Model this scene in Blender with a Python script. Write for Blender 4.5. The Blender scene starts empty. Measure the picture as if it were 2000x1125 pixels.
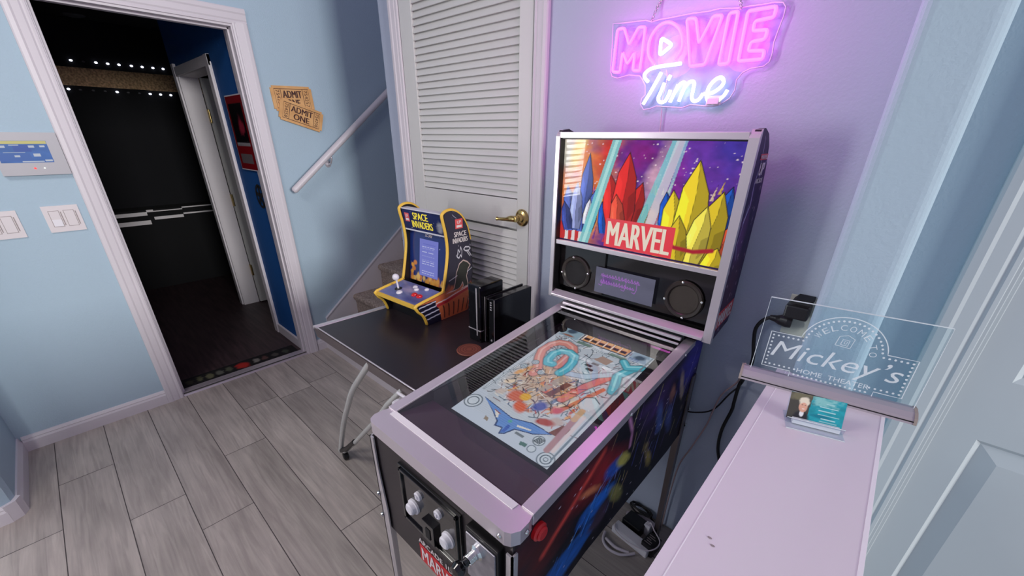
import bpy, math, random
import numpy as np
from mathutils import Matrix, Vector

# ------------------------------------------------------------------ scene, camera, light
sc = bpy.context.scene
COL = sc.collection
R = math.radians
sc.view_settings.view_transform = 'Standard'
sc.view_settings.look = 'None'
sc.view_settings.gamma = 1.0
sc.view_settings.use_curve_mapping = False
sc.view_settings.exposure = 0.02

cam_d = bpy.data.cameras.new('camera')
cam = bpy.data.objects.new('camera', cam_d)
COL.objects.link(cam)
sc.camera = cam
cam_d.sensor_width = 36.0
cam_d.lens = 794.94 / 2000 * 36
cam_d.shift_y = (640.87 - 562.5) / 2000
cam_d.clip_start = 0.02
_y, _p, _r = R(42.383), R(25.189), R(0.519)
_f = Vector((-math.sin(_y) * math.cos(_p), math.cos(_y) * math.cos(_p), -math.sin(_p)))
_rt = Vector((math.cos(_y), math.sin(_y), 0))
_up = _rt.cross(_f)
_r2 = math.cos(_r) * _rt + math.sin(_r) * _up
_u2 = -math.sin(_r) * _rt + math.cos(_r) * _up
cam.matrix_world = Matrix(((_r2.x, _u2.x, -_f.x, 2.963), (_r2.y, _u2.y, -_f.y, 0.0),
                           (_r2.z, _u2.z, -_f.z, 1.5), (0, 0, 0, 1)))

world = bpy.data.worlds.new('world')
sc.world = world
world.use_nodes = True
world.node_tree.nodes['Background'].inputs[0].default_value = (0.68, 0.63, 0.88, 1)
world.node_tree.nodes['Background'].inputs[1].default_value = 0.40


def area(name, loc, direction, sx, sy, power, color, spread=180):
    l = bpy.data.lights.new(name, 'AREA')
    l.shape = 'RECTANGLE'
    l.size, l.size_y = sx, sy
    l.energy = power
    l.color = color
    l.spread = R(spread)
    o = bpy.data.objects.new(name, l)
    COL.objects.link(o)
    o.location = loc
    o.rotation_euler = Vector(direction).to_track_quat('-Z', 'Y').to_euler()
    return o


# daylight from the shuttered window in the side wall behind the photographer, and from the big window to the right
area('window_daylight_side', (0.525, -1.05, 1.50), (1, 0.25, -0.05), 0.46, 1.08, 62, (1.0, 0.97, 0.95))
area('window_daylight_far', (12.0, -0.80, 3.0), (-1, 0.17, -0.16), 2.2, 2.2, 700, (1.0, 0.99, 0.96))
area('overhead_fill', (1.5, -0.75, 2.62), (0, 0, -1), 0.7, 0.7, 22, (1.0, 0.95, 0.90))  # added overhead fill to lift the floor; no lamp hangs here


# ------------------------------------------------------------------ materials
def lin(c):
    out = []
    for v in c[:3]:
        v = v / 255.0
        out.append(v / 12.92 if v <= 0.04045 else ((v + 0.055) / 1.055) ** 2.4)
    return tuple(out)


def mat(name, c, rough=0.5, metal=0.0, spec=None, emit=None, est=0.0, coat=0.0, noise=None, bump=None):
    m = bpy.data.materials.new(name)
    m.use_nodes = True
    nt = m.node_tree
    b = nt.nodes['Principled BSDF']
    b.inputs['Base Color'].default_value = (*lin(c), 1)
    b.inputs['Roughness'].default_value = rough
    b.inputs['Metallic'].default_value = metal
    if spec is not None:
        b.inputs['Specular IOR Level'].default_value = spec
    if coat:
        b.inputs['Coat Weight'].default_value = coat
        b.inputs['Coat Roughness'].default_value = 0.05
    if emit:
        b.inputs['Emission Color'].default_value = (*lin(emit), 1)
        b.inputs['Emission Strength'].default_value = est
    if noise or bump:
        tc = nt.nodes.new('ShaderNodeTexCoord')
    if noise:      # (second colour, scale, stretch xyz)
        mp = nt.nodes.new('ShaderNodeMapping')
        mp.inputs['Scale'].default_value = noise[2] if len(noise) > 2 else (1, 1, 1)
        nz = nt.nodes.new('ShaderNodeTexNoise')
        nz.inputs['Scale'].default_value = noise[1]
        nz.inputs['Detail'].default_value = 6
        mx = nt.nodes.new('ShaderNodeMix')
        mx.data_type = 'RGBA'
        mx.inputs[6].default_value = (*lin(c), 1)
        mx.inputs[7].default_value = (*lin(noise[0]), 1)
        rp = nt.nodes.new('ShaderNodeMapRange')
        rp.inputs[1].default_value = 0.35
        rp.inputs[2].default_value = 0.65
        nt.links.new(tc.outputs['Object'], mp.inputs[0])
        nt.links.new(mp.outputs[0], nz.inputs['Vector'])
        nt.links.new(nz.outputs[0], rp.inputs[0])
        nt.links.new(rp.outputs[0], mx.inputs[0])
        nt.links.new(mx.outputs[2], b.inputs['Base Color'])
    if bump:       # (scale, strength, distance)
        n2 = nt.nodes.new('ShaderNodeTexNoise')
        n2.inputs['Scale'].default_value = bump[0]
        n2.inputs['Detail'].default_value = 3
        bp = nt.nodes.new('ShaderNodeBump')
        bp.inputs['Strength'].default_value = bump[1]
        bp.inputs['Distance'].default_value = bump[2]
        nt.links.new(tc.outputs['Object'], n2.inputs['Vector'])
        nt.links.new(n2.outputs[0], bp.inputs['Height'])
        nt.links.new(bp.outputs[0], b.inputs['Normal'])
    return m


def emis(name, c, st, base=(20, 20, 20)):
    return mat(name, base, 0.4, emit=c, est=st)


def glass(name, tint=(255, 255, 255), rough=0.0, ior=1.45, refl=1.0):
    """clear sheet: mostly see-through with a fresnel reflection"""
    m = bpy.data.materials.new(name)
    m.use_nodes = True
    nt = m.node_tree
    nt.nodes.clear()
    out = nt.nodes.new('ShaderNodeOutputMaterial')
    tr = nt.nodes.new('ShaderNodeBsdfTransparent')
    tr.inputs[0].default_value = (*lin(tint), 1)
    gl = nt.nodes.new('ShaderNodeBsdfGlossy')
    gl.inputs['Roughness'].default_value = rough
    fr = nt.nodes.new('ShaderNodeFresnel')
    fr.inputs[0].default_value = ior
    mu = nt.nodes.new('ShaderNodeMath')
    mu.operation = 'MULTIPLY'
    mu.inputs[1].default_value = refl
    mx = nt.nodes.new('ShaderNodeMixShader')
    ge = nt.nodes.new('ShaderNodeNewGeometry')
    inv = nt.nodes.new('ShaderNodeMath')
    inv.operation = 'SUBTRACT'
    inv.inputs[0].default_value = 1.0
    m2 = nt.nodes.new('ShaderNodeMath')
    m2.operation = 'MULTIPLY'
    nt.links.new(ge.outputs['Backfacing'], inv.inputs[1])
    nt.links.new(fr.outputs[0], mu.inputs[0])
    nt.links.new(mu.outputs[0], m2.inputs[0])
    nt.links.new(inv.outputs[0], m2.inputs[1])
    nt.links.new(m2.outputs[0], mx.inputs[0])
    nt.links.new(tr.outputs[0], mx.inputs[1])
    nt.links.new(gl.outputs[0], mx.inputs[2])
    nt.links.new(mx.outputs[0], out.inputs[0])
    return m


def paintmat(name, est=0.0, rough=0.35, coat=0.0, spec=0.5, base=1.0):
    """surface whose own print / picture is stored per vertex"""
    m = bpy.data.materials.new(name)
    m.use_nodes = True
    nt = m.node_tree
    b = nt.nodes['Principled BSDF']
    at = nt.nodes.new('ShaderNodeAttribute')
    at.attribute_name = 'Col'
    b.inputs['Roughness'].default_value = rough
    b.inputs['Specular IOR Level'].default_value = spec
    if coat:
        b.inputs['Coat Weight'].default_value = coat
        b.inputs['Coat Roughness'].default_value = 0.03
    if est > 0:
        b.inputs['Base Color'].default_value = (0.01, 0.01, 0.01, 1)
        b.inputs['Specular IOR Level'].default_value = 0.08
        nt.links.new(at.outputs['Color'], b.inputs['Emission Color'])
        b.inputs['Emission Strength'].default_value = est
    else:
        nt.links.new(at.outputs['Color'], b.inputs['Base Color'])
    return m


WALLC = (170, 192, 206)
M = {}
M['wall'] = mat('blue_wall_paint', WALLC, 0.75, bump=(140, 0.25, 0.004))
M['trim'] = mat('white_trim_paint', (214, 208, 213), 0.4)
M['door'] = mat('white_door_paint', (212, 212, 208), 0.45, bump=(60, 0.06, 0.002))
M['doorline'] = mat('dark_threshold_line', (70, 70, 66), 0.8)
M['edoor'] = mat('grey_white_door', (196, 206, 210), 0.45)
M['ceil'] = mat('ceiling_white', (225, 225, 225), 0.8)
M['navy'] = mat('navy_wall', (12, 82, 150), 0.7, bump=(120, 0.2, 0.003))
M['black'] = mat('black_curtain', (7, 7, 14), 0.9)
M['blackwall'] = mat('black_wall', (6, 6, 10), 0.9)
M['darkfloor'] = mat('dark_plank', (74, 56, 60), 0.5, noise=((48, 36, 40), 6, (0.6, 8, 1)))
M['band'] = mat('tan_patterned_band', (226, 186, 140), 0.7, noise=((150, 118, 84), 60))
M['carpet'] = mat('taupe_carpet', (196, 178, 164), 0.95, noise=((138, 122, 112), 90), bump=(220, 0.8, 0.01))
M['riser'] = mat('stringer_white', (222, 216, 218), 0.5)
M['cap'] = mat('white_ledge_gloss', (224, 214, 222), 0.28, coat=0.3)
M['capline'] = mat('ledge_line', (240, 236, 240), 0.4)
M['metal'] = mat('brushed_metal', (212, 206, 210), 0.30, 0.55)
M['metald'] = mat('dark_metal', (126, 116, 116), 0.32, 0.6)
M['lock'] = mat('satin_metal_top', (216, 206, 213), 0.38, 0.6)
M['chrome'] = mat('chrome', (232, 232, 230), 0.16, 1.0)
M['legchrome'] = mat('leg_chrome', (216, 218, 214), 0.25, 0.35)
M['brass'] = mat('brass', (196, 170, 110), 0.22, 1.0)
M['blk'] = mat('black_plastic', (14, 13, 15), 0.35)
M['blkg'] = mat('black_gloss', (9, 8, 11), 0.12, coat=0.5)
M['blkm'] = mat('black_matte', (16, 14, 17), 0.7)
M['smoke'] = mat('smoky_panel', (30, 26, 26), 0.15, coat=0.5)
M['plum'] = mat('plum_apron', (62, 30, 52), 0.28, coat=0.25)
M['brownblk'] = mat('cabinet_front_black', (40, 34, 37), 0.4)
M['white'] = mat('white_plastic', (225, 222, 228), 0.4)
M['whitec'] = mat('white_cable', (206, 196, 204), 0.5)
M['blackc'] = mat('black_cable', (16, 15, 18), 0.5)
M['tanc'] = mat('tan_cable', (176, 150, 150), 0.5)
M['red'] = mat('red_plastic', (214, 22, 30), 0.3, coat=0.3)
M['yellow'] = mat('yellow_edge', (226, 184, 70), 0.45)
M['tabletop'] = mat('dark_tabletop', (36, 32, 38), 0.32, noise=((44, 34, 38), 3))
M['cork'] = mat('coaster_brown', (132, 72, 54), 0.6)
M['cork2'] = mat('coaster_rings', (98, 46, 38), 0.6)
M['ticket'] = mat('ticket_tan', (222, 172, 114), 0.6, noise=((206, 154, 96), 14))
M['ink'] = mat('brown_ink', (62, 24, 22), 0.6)
M['plate'] = mat('switch_plate', (214, 206, 208), 0.4)
M['platel'] = mat('switch_lines', (150, 138, 138), 0.5)
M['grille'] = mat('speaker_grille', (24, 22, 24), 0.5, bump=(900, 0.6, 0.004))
M['grille2'] = mat('speaker_grille_painted_light', (62, 54, 46), 0.45, bump=(900, 0.6, 0.004))  # same grille in a paler colour that stands for light falling on it
M['etch'] = mat('etched_white', (222, 232, 236), 0.6)
_em = M['etch']
_en = _em.node_tree
_tr = _en.nodes.new('ShaderNodeBsdfTransparent')
_mx = _en.nodes.new('ShaderNodeMixShader')
_mx.inputs[0].default_value = 0.80
_en.links.new(_tr.outputs[0], _mx.inputs[1])
_en.links.new(_en.nodes['Principled BSDF'].outputs[0], _mx.inputs[2])
_en.links.new(_mx.outputs[0], _en.nodes['Material Output'].inputs[0])
M['acry'] = glass('clear_acrylic', (244, 250, 252), 0.0, 1.45, 0.6)
M['pinglass'] = glass('playfield_glass', (250, 250, 250), 0.0, 1.5, 2.2)
M['backpane'] = glass('backglass_pane_clear', (252, 252, 252), 0.0, 1.5, 0.30)
M['thermo'] = mat('panel_grey', (168, 166, 172), 0.4)
M['neonp'] = emis('neon_pink_tube', (255, 112, 246), 1.7, (230, 120, 220))
M['neonw'] = emis('neon_white_tube', (245, 244, 250), 1.2, (240, 240, 240))
M['glowp'] = emis('neon_pink_back', (255, 30, 225), 7, (230, 120, 220))
M['gloww'] = emis('neon_white_back', (205, 214, 255), 4, (240, 240, 240))
M['star'] = emis('small_white_lamp', (230, 235, 255), 2.2, (220, 220, 220))
M['stardim'] = mat('unlit_small_lamp', (90, 90, 96), 0.4)
M['redlogo'] = mat('logo_red', (206, 34, 44), 0.4)
M['whlogo'] = mat('logo_white', (236, 226, 226), 0.4)
M['logoe'] = emis('lit_logo_red', (232, 50, 66), 0.85)
M['logow'] = emis('lit_logo_cream', (238, 224, 206), 0.85)


# ------------------------------------------------------------------ mesh helpers
class MB:
    """collects shapes; build() links them as ONE mesh object"""

    def __init__(s):
        s.v, s.f, s.m, s.sm = [], [], [], []

    def add(s, verts, faces, m=0, smooth=False):
        o = len(s.v)
        s.v.extend([tuple(float(c) for c in p) for p in verts])
        for f in faces:
            s.f.append([i + o for i in f])
            s.m.append(m)
            s.sm.append(smooth)
        return s

    def box(s, x0, x1, y0, y1, z0, z1, m=0):
        x0, x1 = min(x0, x1), max(x0, x1)
        y0, y1 = min(y0, y1), max(y0, y1)
        z0, z1 = min(z0, z1), max(z0, z1)
        v = [(x, y, z) for z in (z0, z1) for y in (y0, y1) for x in (x0, x1)]
        return s.add(v, [(0, 2, 3, 1), (4, 5, 7, 6), (0, 1, 5, 4), (1, 3, 7, 5), (3, 2, 6, 7), (2, 0, 4, 6)], m)

    def hexa(s, b, t, m=0):
        """b, t: four bottom and four top points in the same order"""
        return s.add(list(b) + list(t), [(3, 2, 1, 0), (4, 5, 6, 7), (0, 1, 5, 4), (1, 2, 6, 5), (2, 3, 7, 6), (3, 0, 4, 7)], m)

    def prism(s, poly, ax, a0, a1, m=0, smooth=False):
        n = len(poly)

        def P(p, a):
            return {'x': (a, p[0], p[1]), 'y': (p[0], a, p[1]), 'z': (p[0], p[1], a)}[ax]
        v = [P(p, a0) for p in poly] + [P(p, a1) for p in poly]
        area2 = sum(poly[i][0] * poly[(i + 1) % n][1] - poly[(i + 1) % n][0] * poly[i][1] for i in range(n))
        flip = (area2 > 0) == (ax == 'y')
        f0, f1 = list(range(n)), list(range(n, 2 * n))
        if (a1 > a0) != flip:
            f0 = f0[::-1]
        else:
            f1 = f1[::-1]
        s.add(v, [f0, f1], m)
        sides = [(i, (i + 1) % n, n + (i + 1) % n, n + i) for i in range(n)]
        if (a1 > a0) == flip:
            sides = [q[::-1] for q in sides]
        return s.add(v, sides, m, smooth)

    def quad(s, a, b, c, d, m=0):
        return s.add([a, b, c, d], [(0, 1, 2, 3)], m)

    def tube(s, pts, r, n=10, m=0, closed=False, caps=True):
        P = [Vector(p) for p in pts]
        k = len(P)
        rad = r if isinstance(r, (list, tuple)) else [r] * k
        tang = []
        for i in range(k):
            a = P[i - 1] if (i > 0 or closed) else P[i]
            b = P[(i + 1) % k] if (i < k - 1 or closed) else P[i]
            t = (b - a)
            tang.append(t.normalized() if t.length > 1e-9 else Vector((0, 0, 1)))
        ref = Vector((0, 0, 1)) if abs(tang[0].z) < 0.9 else Vector((1, 0, 0))
        nrm = (ref - tang[0] * ref.dot(tang[0])).normalized()
        v = []
        for i in range(k):
            nrm = (nrm - tang[i] * nrm.dot(tang[i]))
            nrm = nrm.normalized() if nrm.length > 1e-6 else tang[i].orthogonal().normalized()
            bi = tang[i].cross(nrm)
            for j in range(n):
                a = 2 * math.pi * j / n
                v.append(P[i] + (nrm * math.cos(a) + bi * math.sin(a)) * rad[i])
        f = []
        for i in range(k if closed else k - 1):
            i2 = (i + 1) % k
            for j in range(n):
                j2 = (j + 1) % n
                f.append((i * n + j, i * n + j2, i2 * n + j2, i2 * n + j))
        s.add(v, f, m, True)
        if caps and not closed:
            s.add(v[:n], [list(range(n))[::-1]], m)
            s.add(v[-n:], [list(range(n))], m)
        return s

    def cyl(s, p0, p1, r0, r1=None, n=24, m=0):
        return s.tube([p0, p1], [r0, r0 if r1 is None else r1], n, m)

    def lathe(s, prof, o, ax, n=32, m=0, ms=None):
        """prof: list of (radius, distance along axis)"""
        o, ax = Vector(o), Vector(ax).normalized()
        e1 = ax.orthogonal().normalized()
        e2 = ax.cross(e1)
        v = []
        for r, h in prof:
            for j in range(n):
                a = 2 * math.pi * j / n
                v.append(o + ax * h + (e1 * math.cos(a) + e2 * math.sin(a)) * max(r, 1e-5))
        for i in range(len(prof) - 1):
            f = [(i * n + j, i * n + (j + 1) % n, (i + 1) * n + (j + 1) % n, (i + 1) * n + j) for j in range(n)]
            s.add(v[i * n:(i + 2) * n], [tuple(q - i * n for q in t) for t in f], ms[i] if ms else m, True)
        return s

    def ell(s, c, rx, ry, rz, m=0, n=20):
        prof = [(math.sin(math.pi * i / 10), -math.cos(math.pi * i / 10)) for i in range(11)]
        v = []
        for r, h in prof:
            for j in range(n):
                a = 2 * math.pi * j / n
                v.append((c[0] + rx * r * math.cos(a), c[1] + ry * r * math.sin(a), c[2] + rz * h))
        f = [(i * n + j, i * n + (j + 1) % n, (i + 1) * n + (j + 1) % n, (i + 1) * n + j) for i in range(10) for j in range(n)]
        return s.add(v, f, m, True)

    def disc(s, c, e1, e2, r1, r2=None, n=28, m=0):
        c, e1, e2 = Vector(c), Vector(e1), Vector(e2)
        r2 = r1 if r2 is None else r2
        v = [c + e1 * r1 * math.cos(2 * math.pi * j / n) + e2 * r2 * math.sin(2 * math.pi * j / n) for j in range(n)]
        return s.add(v, [list(range(n))], m)

    def ring(s, c, e1, e2, r0, r1, n=40, m=0, a0=0, a1=2 * math.pi):
        c, e1, e2 = Vector(c), Vector(e1), Vector(e2)
        v = []
        for j in range(n + 1):
            a = a0 + (a1 - a0) * j / n
            for r in (r0, r1):
                v.append(c + e1 * r * math.cos(a) + e2 * r * math.sin(a))
        return s.add(v, [(2 * j, 2 * j + 1, 2 * j + 3, 2 * j + 2) for j in range(n)], m)

    def strip(s, pts, w, e1, e2, o, m=0, closed=False):
        """flat stroke of width w in the plane o + a*e1 + b*e2"""
        P = [Vector((p[0], p[1])) for p in pts]
        o, e1, e2 = Vector(o), Vector(e1), Vector(e2)
        n = len(P)
        v = []
        for i in range(n):
            a = P[i - 1] if (i or closed) else P[i]
            b = P[(i + 1) % n] if (i < n - 1 or closed) else P[i]
            t = (b - a)
            t = t.normalized() if t.length > 1e-9 else Vector((1, 0))
            nn = Vector((-t.y, t.x)) * w / 2
            for q in (P[i] + nn, P[i] - nn):
                v.append(o + e1 * q.x + e2 * q.y)
        return s.add(v, [(2 * i, 2 * i + 1, (2 * i + 3) % (2 * n), (2 * i + 2) % (2 * n)) for i in range(n if closed else n - 1)], m)

    def poly(s, pts, e1, e2, o, m=0):
        o, e1, e2 = Vector(o), Vector(e1), Vector(e2)
        return s.add([o + e1 * p[0] + e2 * p[1] for p in pts], [list(range(len(pts)))], m)

    def text(s, body, o, e1, e2, w, h, bold=0.0, shear=0.0, m=0):
        vs, fs = text_mesh(body, 0.0 if bold > 0.01 else bold, shear)
        o, e1, e2 = Vector(o), Vector(e1), Vector(e2)
        if bold > 0.01:      # heavier strokes: the outline laid down beside itself
            d_ = h * bold * 1.1
            w -= 2 * d_
            nn_ = e1.cross(e2).normalized() * 0.0002
            for k_ in (0, 2):
                s.text(body, o + e1 * d_ * k_ + nn_ * (k_ + 1) * 0.5, e1, e2, w, h, 0.0, shear, m)
            o = o + e1 * d_ + nn_ * 2.5
        xs, ys = [p[0] for p in vs], [p[1] for p in vs]
        x0, x1, y0, y1 = min(xs), max(xs), min(ys), max(ys)
        return s.add([o + e1 * ((p[0] - x0) / (x1 - x0) * w) + e2 * ((p[1] - y0) / (y1 - y0) * h) for p in vs], fs, m)

    def build(s, name, mats, parent=None, bevel=0.0, local=False, seg=2):
        me = bpy.data.meshes.new(name)
        vs = s.v
        if parent is not None and not local:
            inv = ROOTM[parent.name].inverted()
            vs = [tuple(inv @ Vector(p)) for p in vs]
        me.from_pydata(vs, [], s.f)
        mats = mats if isinstance(mats, (list, tuple)) else [mats]
        for mm in mats:
            me.materials.append(mm)
        for p, mi, sm in zip(me.polygons, s.m, s.sm):
            p.material_index = mi
            p.use_smooth = sm
        me.update()
        o = bpy.data.objects.new(name, me)
        COL.objects.link(o)
        if parent is not None:
            o.parent = parent
            ROOTM[o.name] = ROOTM[parent.name]
        else:
            ROOTM[o.name] = Matrix.Identity(4)
        if bevel:
            b = o.modifiers.new('edge', 'BEVEL')
            b.width = bevel
            b.segments = seg
            b.limit_method = 'ANGLE'
            b.angle_limit = R(40)
        return o


ROOTM = {}
_tc = {}


def text_mesh(body, bold, shear):
    k = (body, bold, shear)
    if k not in _tc:
        cu = bpy.data.curves.new('lettering', 'FONT')
        cu.body = body
        cu.offset = bold
        cu.shear = shear
        cu.resolution_u = 3
        ob = bpy.data.objects.new('lettering', cu)
        COL.objects.link(ob)
        dg = bpy.context.evaluated_depsgraph_get()
        me = bpy.data.meshes.new_from_object(ob.evaluated_get(dg))
        _tc[k] = ([tuple(v.co[:2]) for v in me.vertices], [list(p.vertices) for p in me.polygons])
        bpy.data.objects.remove(ob)
        bpy.data.curves.remove(cu)
        bpy.data.meshes.remove(me)
    return _tc[k]


def thing(name, label, cat, loc=(0, 0, 0), rz=0.0, group=None):
    o = bpy.data.objects.new(name, None)
    COL.objects.link(o)
    o.empty_display_size = 0.05
    o.location = loc
    o.rotation_euler = (0, 0, rz)
    o['label'] = label
    o['category'] = cat
    if group:
        o['group'] = group
    ROOTM[o.name] = Matrix.Translation(Vector(loc)) @ Matrix.Rotation(rz, 4, 'Z')
    return o


def tag(o, label, cat, group=None):
    o['label'] = label
    o['category'] = cat
    if group:
        o['group'] = group
    return o


def struct(o, label=None):
    o['kind'] = 'structure'
    if label:
        o['label'] = label
    return o


def smooth(pts, n=6, closed=False):
    """Catmull-Rom through the points"""
    P = [Vector(p) for p in pts]
    k = len(P)
    out = []
    for i in range(k if closed else k - 1):
        p0 = P[i - 1] if (i > 0 or closed) else P[i]
        p1, p2 = P[i], P[(i + 1) % k]
        p3 = P[(i + 2) % k] if (i + 2 < k or closed) else p2
        for j in range(n):
            t = j / n
            out.append(0.5 * ((2 * p1) + (p2 - p0) * t + (2 * p0 - 5 * p1 + 4 * p2 - p3) * t * t + (3 * p1 - p0 - 3 * p2 + p3) * t ** 3))
    if not closed:
        out.append(P[-1])
    return out


# ------------------------------------------------------------------ printed pictures (colours per vertex)
def fnoise(U, V, scale, seed, octv=4):
    rng = np.random.RandomState(seed)
    out = np.zeros_like(U)
    amp, tot = 1.0, 0.0
    for o in range(octv):
        g = rng.rand(64, 64)
        x, y = U * scale + 7.3 * o, V * scale + 3.1 * o
        xi, yi = np.floor(x).astype(int), np.floor(y).astype(int)
        fx, fy = x - xi, y - yi
        fx, fy = fx * fx * (3 - 2 * fx), fy * fy * (3 - 2 * fy)
        a, b = g[xi % 64, yi % 64], g[(xi + 1) % 64, yi % 64]
        c, d = g[xi % 64, (yi + 1) % 64], g[(xi + 1) % 64, (yi + 1) % 64]
        out += amp * ((a * (1 - fx) + b * fx) * (1 - fy) + (c * (1 - fx) + d * fx) * fy)
        tot += amp
        amp *= 0.5
        scale *= 2
    return out / tot


class Art:
    def __init__(s, nx, ny, bg):
        u = np.linspace(0, 1, nx)
        v = np.linspace(0, 1, ny)
        s.U, s.V = np.meshgrid(u, v)
        s.nx, s.ny = nx, ny
        s.c = np.zeros((ny, nx, 3)) + np.array(lin(bg))

    def mix(s, mask, col):
        mask = np.clip(mask, 0, 1)[..., None]
        s.c = s.c * (1 - mask) + np.array(lin(col)) * mask
        return s

    def blob(s, cx, cy, rx, ry, col, soft=0.35, ang=0, warp=0.3, seed=1, amt=1.0, sc=9):
        a = R(ang)
        dx, dy = s.U - cx, s.V - cy
        x = (dx * math.cos(a) + dy * math.sin(a)) / rx
        y = (-dx * math.sin(a) + dy * math.cos(a)) / ry
        d = np.sqrt(x * x + y * y) + warp * (fnoise(s.U, s.V, sc, seed) - 0.5) * 2
        return s.mix((1 - d) / max(soft, 1e-3) * amt, col)

    def poly(s, pts, col, amt=1.0):
        ins = np.zeros(s.U.shape, bool)
        n = len(pts)
        for i in range(n):
            x1, y1 = pts[i]
            x2, y2 = pts[(i + 1) % n]
            if y1 == y2:
                continue
            cond = ((y1 > s.V) != (y2 > s.V)) & (s.U < (x2 - x1) * (s.V - y1) / (y2 - y1) + x1)
            ins ^= cond
        return s.mix(ins * amt, col)

    def dist(s, pts, asp):
        d = np.full(s.U.shape, 9.0)
        for (x1, y1), (x2, y2) in zip(pts[:-1], pts[1:]):
            x1, x2 = x1 * asp, x2 * asp
            px, py = s.U * asp - x1, s.V - y1
            dx, dy = x2 - x1, y2 - y1
            L = dx * dx + dy * dy + 1e-12
            t = np.clip((px * dx + py * dy) / L, 0, 1)
            d = np.minimum(d, np.hypot(px - t * dx, py - t * dy))
        return d

    def line(s, pts, w, col, asp=1.0, amt=1.0, soft=0.3):
        d = s.dist(pts, asp)
        return s.mix((w / 2 - d) / (w / 2 * soft + 1e-6) * amt, col)

    def spots(s, n, col, seed, r=0.006, box=(0, 1, 0, 1)):
        rng = np.random.RandomState(seed)
        for i in range(n):
            x, y = rng.uniform(box[0], box[1]), rng.uniform(box[2], box[3])
            d = np.hypot(s.U - x, s.V - y)
            s.mix((r * rng.uniform(0.4, 1.2) - d) / r * 2, col)
        return s

    def mottle(s, scale, amt, seed):
        n = fnoise(s.U, s.V, scale, seed, 3)[..., None]
        s.c = np.clip(s.c * (1 + amt * (n - 0.5) * 2), 0, 1)
        return s

    def build(s, name, pos, material, parent, local=False):
        """pos(u, v) -> three arrays"""
        X, Y, Z = pos(s.U, s.V)
        P = np.stack([X + 0 * s.U, Y + 0 * s.U, Z + 0 * s.U], -1).reshape(-1, 3)
        if not local:
            Mi = np.array(ROOTM[parent.name].inverted())
            P = P @ Mi[:3, :3].T + Mi[:3, 3]
        idx = np.arange(s.nx * s.ny).reshape(s.ny, s.nx)
        F = np.stack([idx[:-1, :-1], idx[:-1, 1:], idx[1:, 1:], idx[1:, :-1]], -1).reshape(-1, 4)
        me = bpy.data.meshes.new(name)
        me.vertices.add(len(P))
        me.vertices.foreach_set('co', P.ravel())
        me.loops.add(F.size)
        me.loops.foreach_set('vertex_index', F.ravel().astype(np.int32))
        me.polygons.add(len(F))
        me.polygons.foreach_set('loop_start', np.arange(0, F.size, 4, dtype=np.int32))
        me.update(calc_edges=True)
        at = me.color_attributes.new('Col', 'FLOAT_COLOR', 'POINT')
        at.data.foreach_set('color', np.concatenate([s.c.reshape(-1, 3), np.ones((len(P), 1))], 1).astype(np.float32).ravel())
        me.materials.append(material)
        o = bpy.data.objects.new(name, me)
        COL.objects.link(o)
        o.parent = parent
        ROOTM[o.name] = ROOTM[parent.name]
        return o


X3, Y3, Z3 = Vector((1, 0, 0)), Vector((0, 1, 0)), Vector((0, 0, 1))

# ------------------------------------------------------------------ the room
YB = 1.34        # plane of the closet / neon wall
# floor of grey planks, one mesh, each plank with its own tone
fm = bpy.data.materials.new('grey_oak_planks')
fm.use_nodes = True
nt = fm.node_tree
b = nt.nodes['Principled BSDF']
at = nt.nodes.new('ShaderNodeAttribute')
at.attribute_name = 'Col'
tc = nt.nodes.new('ShaderNodeTexCoord')
of = nt.nodes.new('ShaderNodeVectorMath')
of.operation = 'MULTIPLY_ADD'
of.inputs[1].default_value = (37, 91, 53)
nt.links.new(at.outputs['Color'], of.inputs[0])
nt.links.new(tc.outputs['Object'], of.inputs[2])
mp = nt.nodes.new('ShaderNodeMapping')
mp.inputs['Scale'].default_value = (1.6, 26, 1)
nt.links.new(of.outputs[0], mp.inputs[0])
nz = nt.nodes.new('ShaderNodeTexNoise')
nz.inputs['Scale'].default_value = 2.0
nz.inputs['Detail'].default_value = 8
nz.inputs['Distortion'].default_value = 1.2
nt.links.new(mp.outputs[0], nz.inputs['Vector'])
mp2 = nt.nodes.new('ShaderNodeMapping')
mp2.inputs['Scale'].default_value = (1.3, 5.5, 1)
nt.links.new(of.outputs[0], mp2.inputs[0])
nz2 = nt.nodes.new('ShaderNodeTexNoise')
nz2.inputs['Scale'].default_value = 2.4
nz2.inputs['Detail'].default_value = 4
nt.links.new(mp2.outputs[0], nz2.inputs['Vector'])
cr = nt.nodes.new('ShaderNodeValToRGB')
cr.color_ramp.elements[0].position = 0.32
cr.color_ramp.elements[0].color = (*lin((166, 156, 149)), 1)
cr.color_ramp.elements[1].position = 0.68
cr.color_ramp.elements[1].color = (*lin((190, 180, 171)), 1)
nt.links.new(nz.outputs[0], cr.inputs[0])
mr = nt.nodes.new('ShaderNodeMapRange')
mr.inputs[1].default_value = 0.3
mr.inputs[2].default_value = 0.7
mr.inputs[3].default_value = 0.80
mr.inputs[4].default_value = 1.10
nt.links.new(nz2.outputs[0], mr.inputs[0])
sepc = nt.nodes.new('ShaderNodeSeparateColor')
nt.links.new(at.outputs['Color'], sepc.inputs[0])
mr2 = nt.nodes.new('ShaderNodeMapRange')
mr2.inputs[3].default_value = 0.86
mr2.inputs[4].default_value = 1.08
nt.links.new(sepc.outputs[0], mr2.inputs[0])
mu = nt.nodes.new('ShaderNodeMath')
mu.operation = 'MULTIPLY'
nt.links.new(mr.outputs[0], mu.inputs[0])
nt.links.new(mr2.outputs[0], mu.inputs[1])
vm = nt.nodes.new('ShaderNodeVectorMath')
vm.operation = 'SCALE'
nt.links.new(cr.outputs[0], vm.inputs[0])
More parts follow.
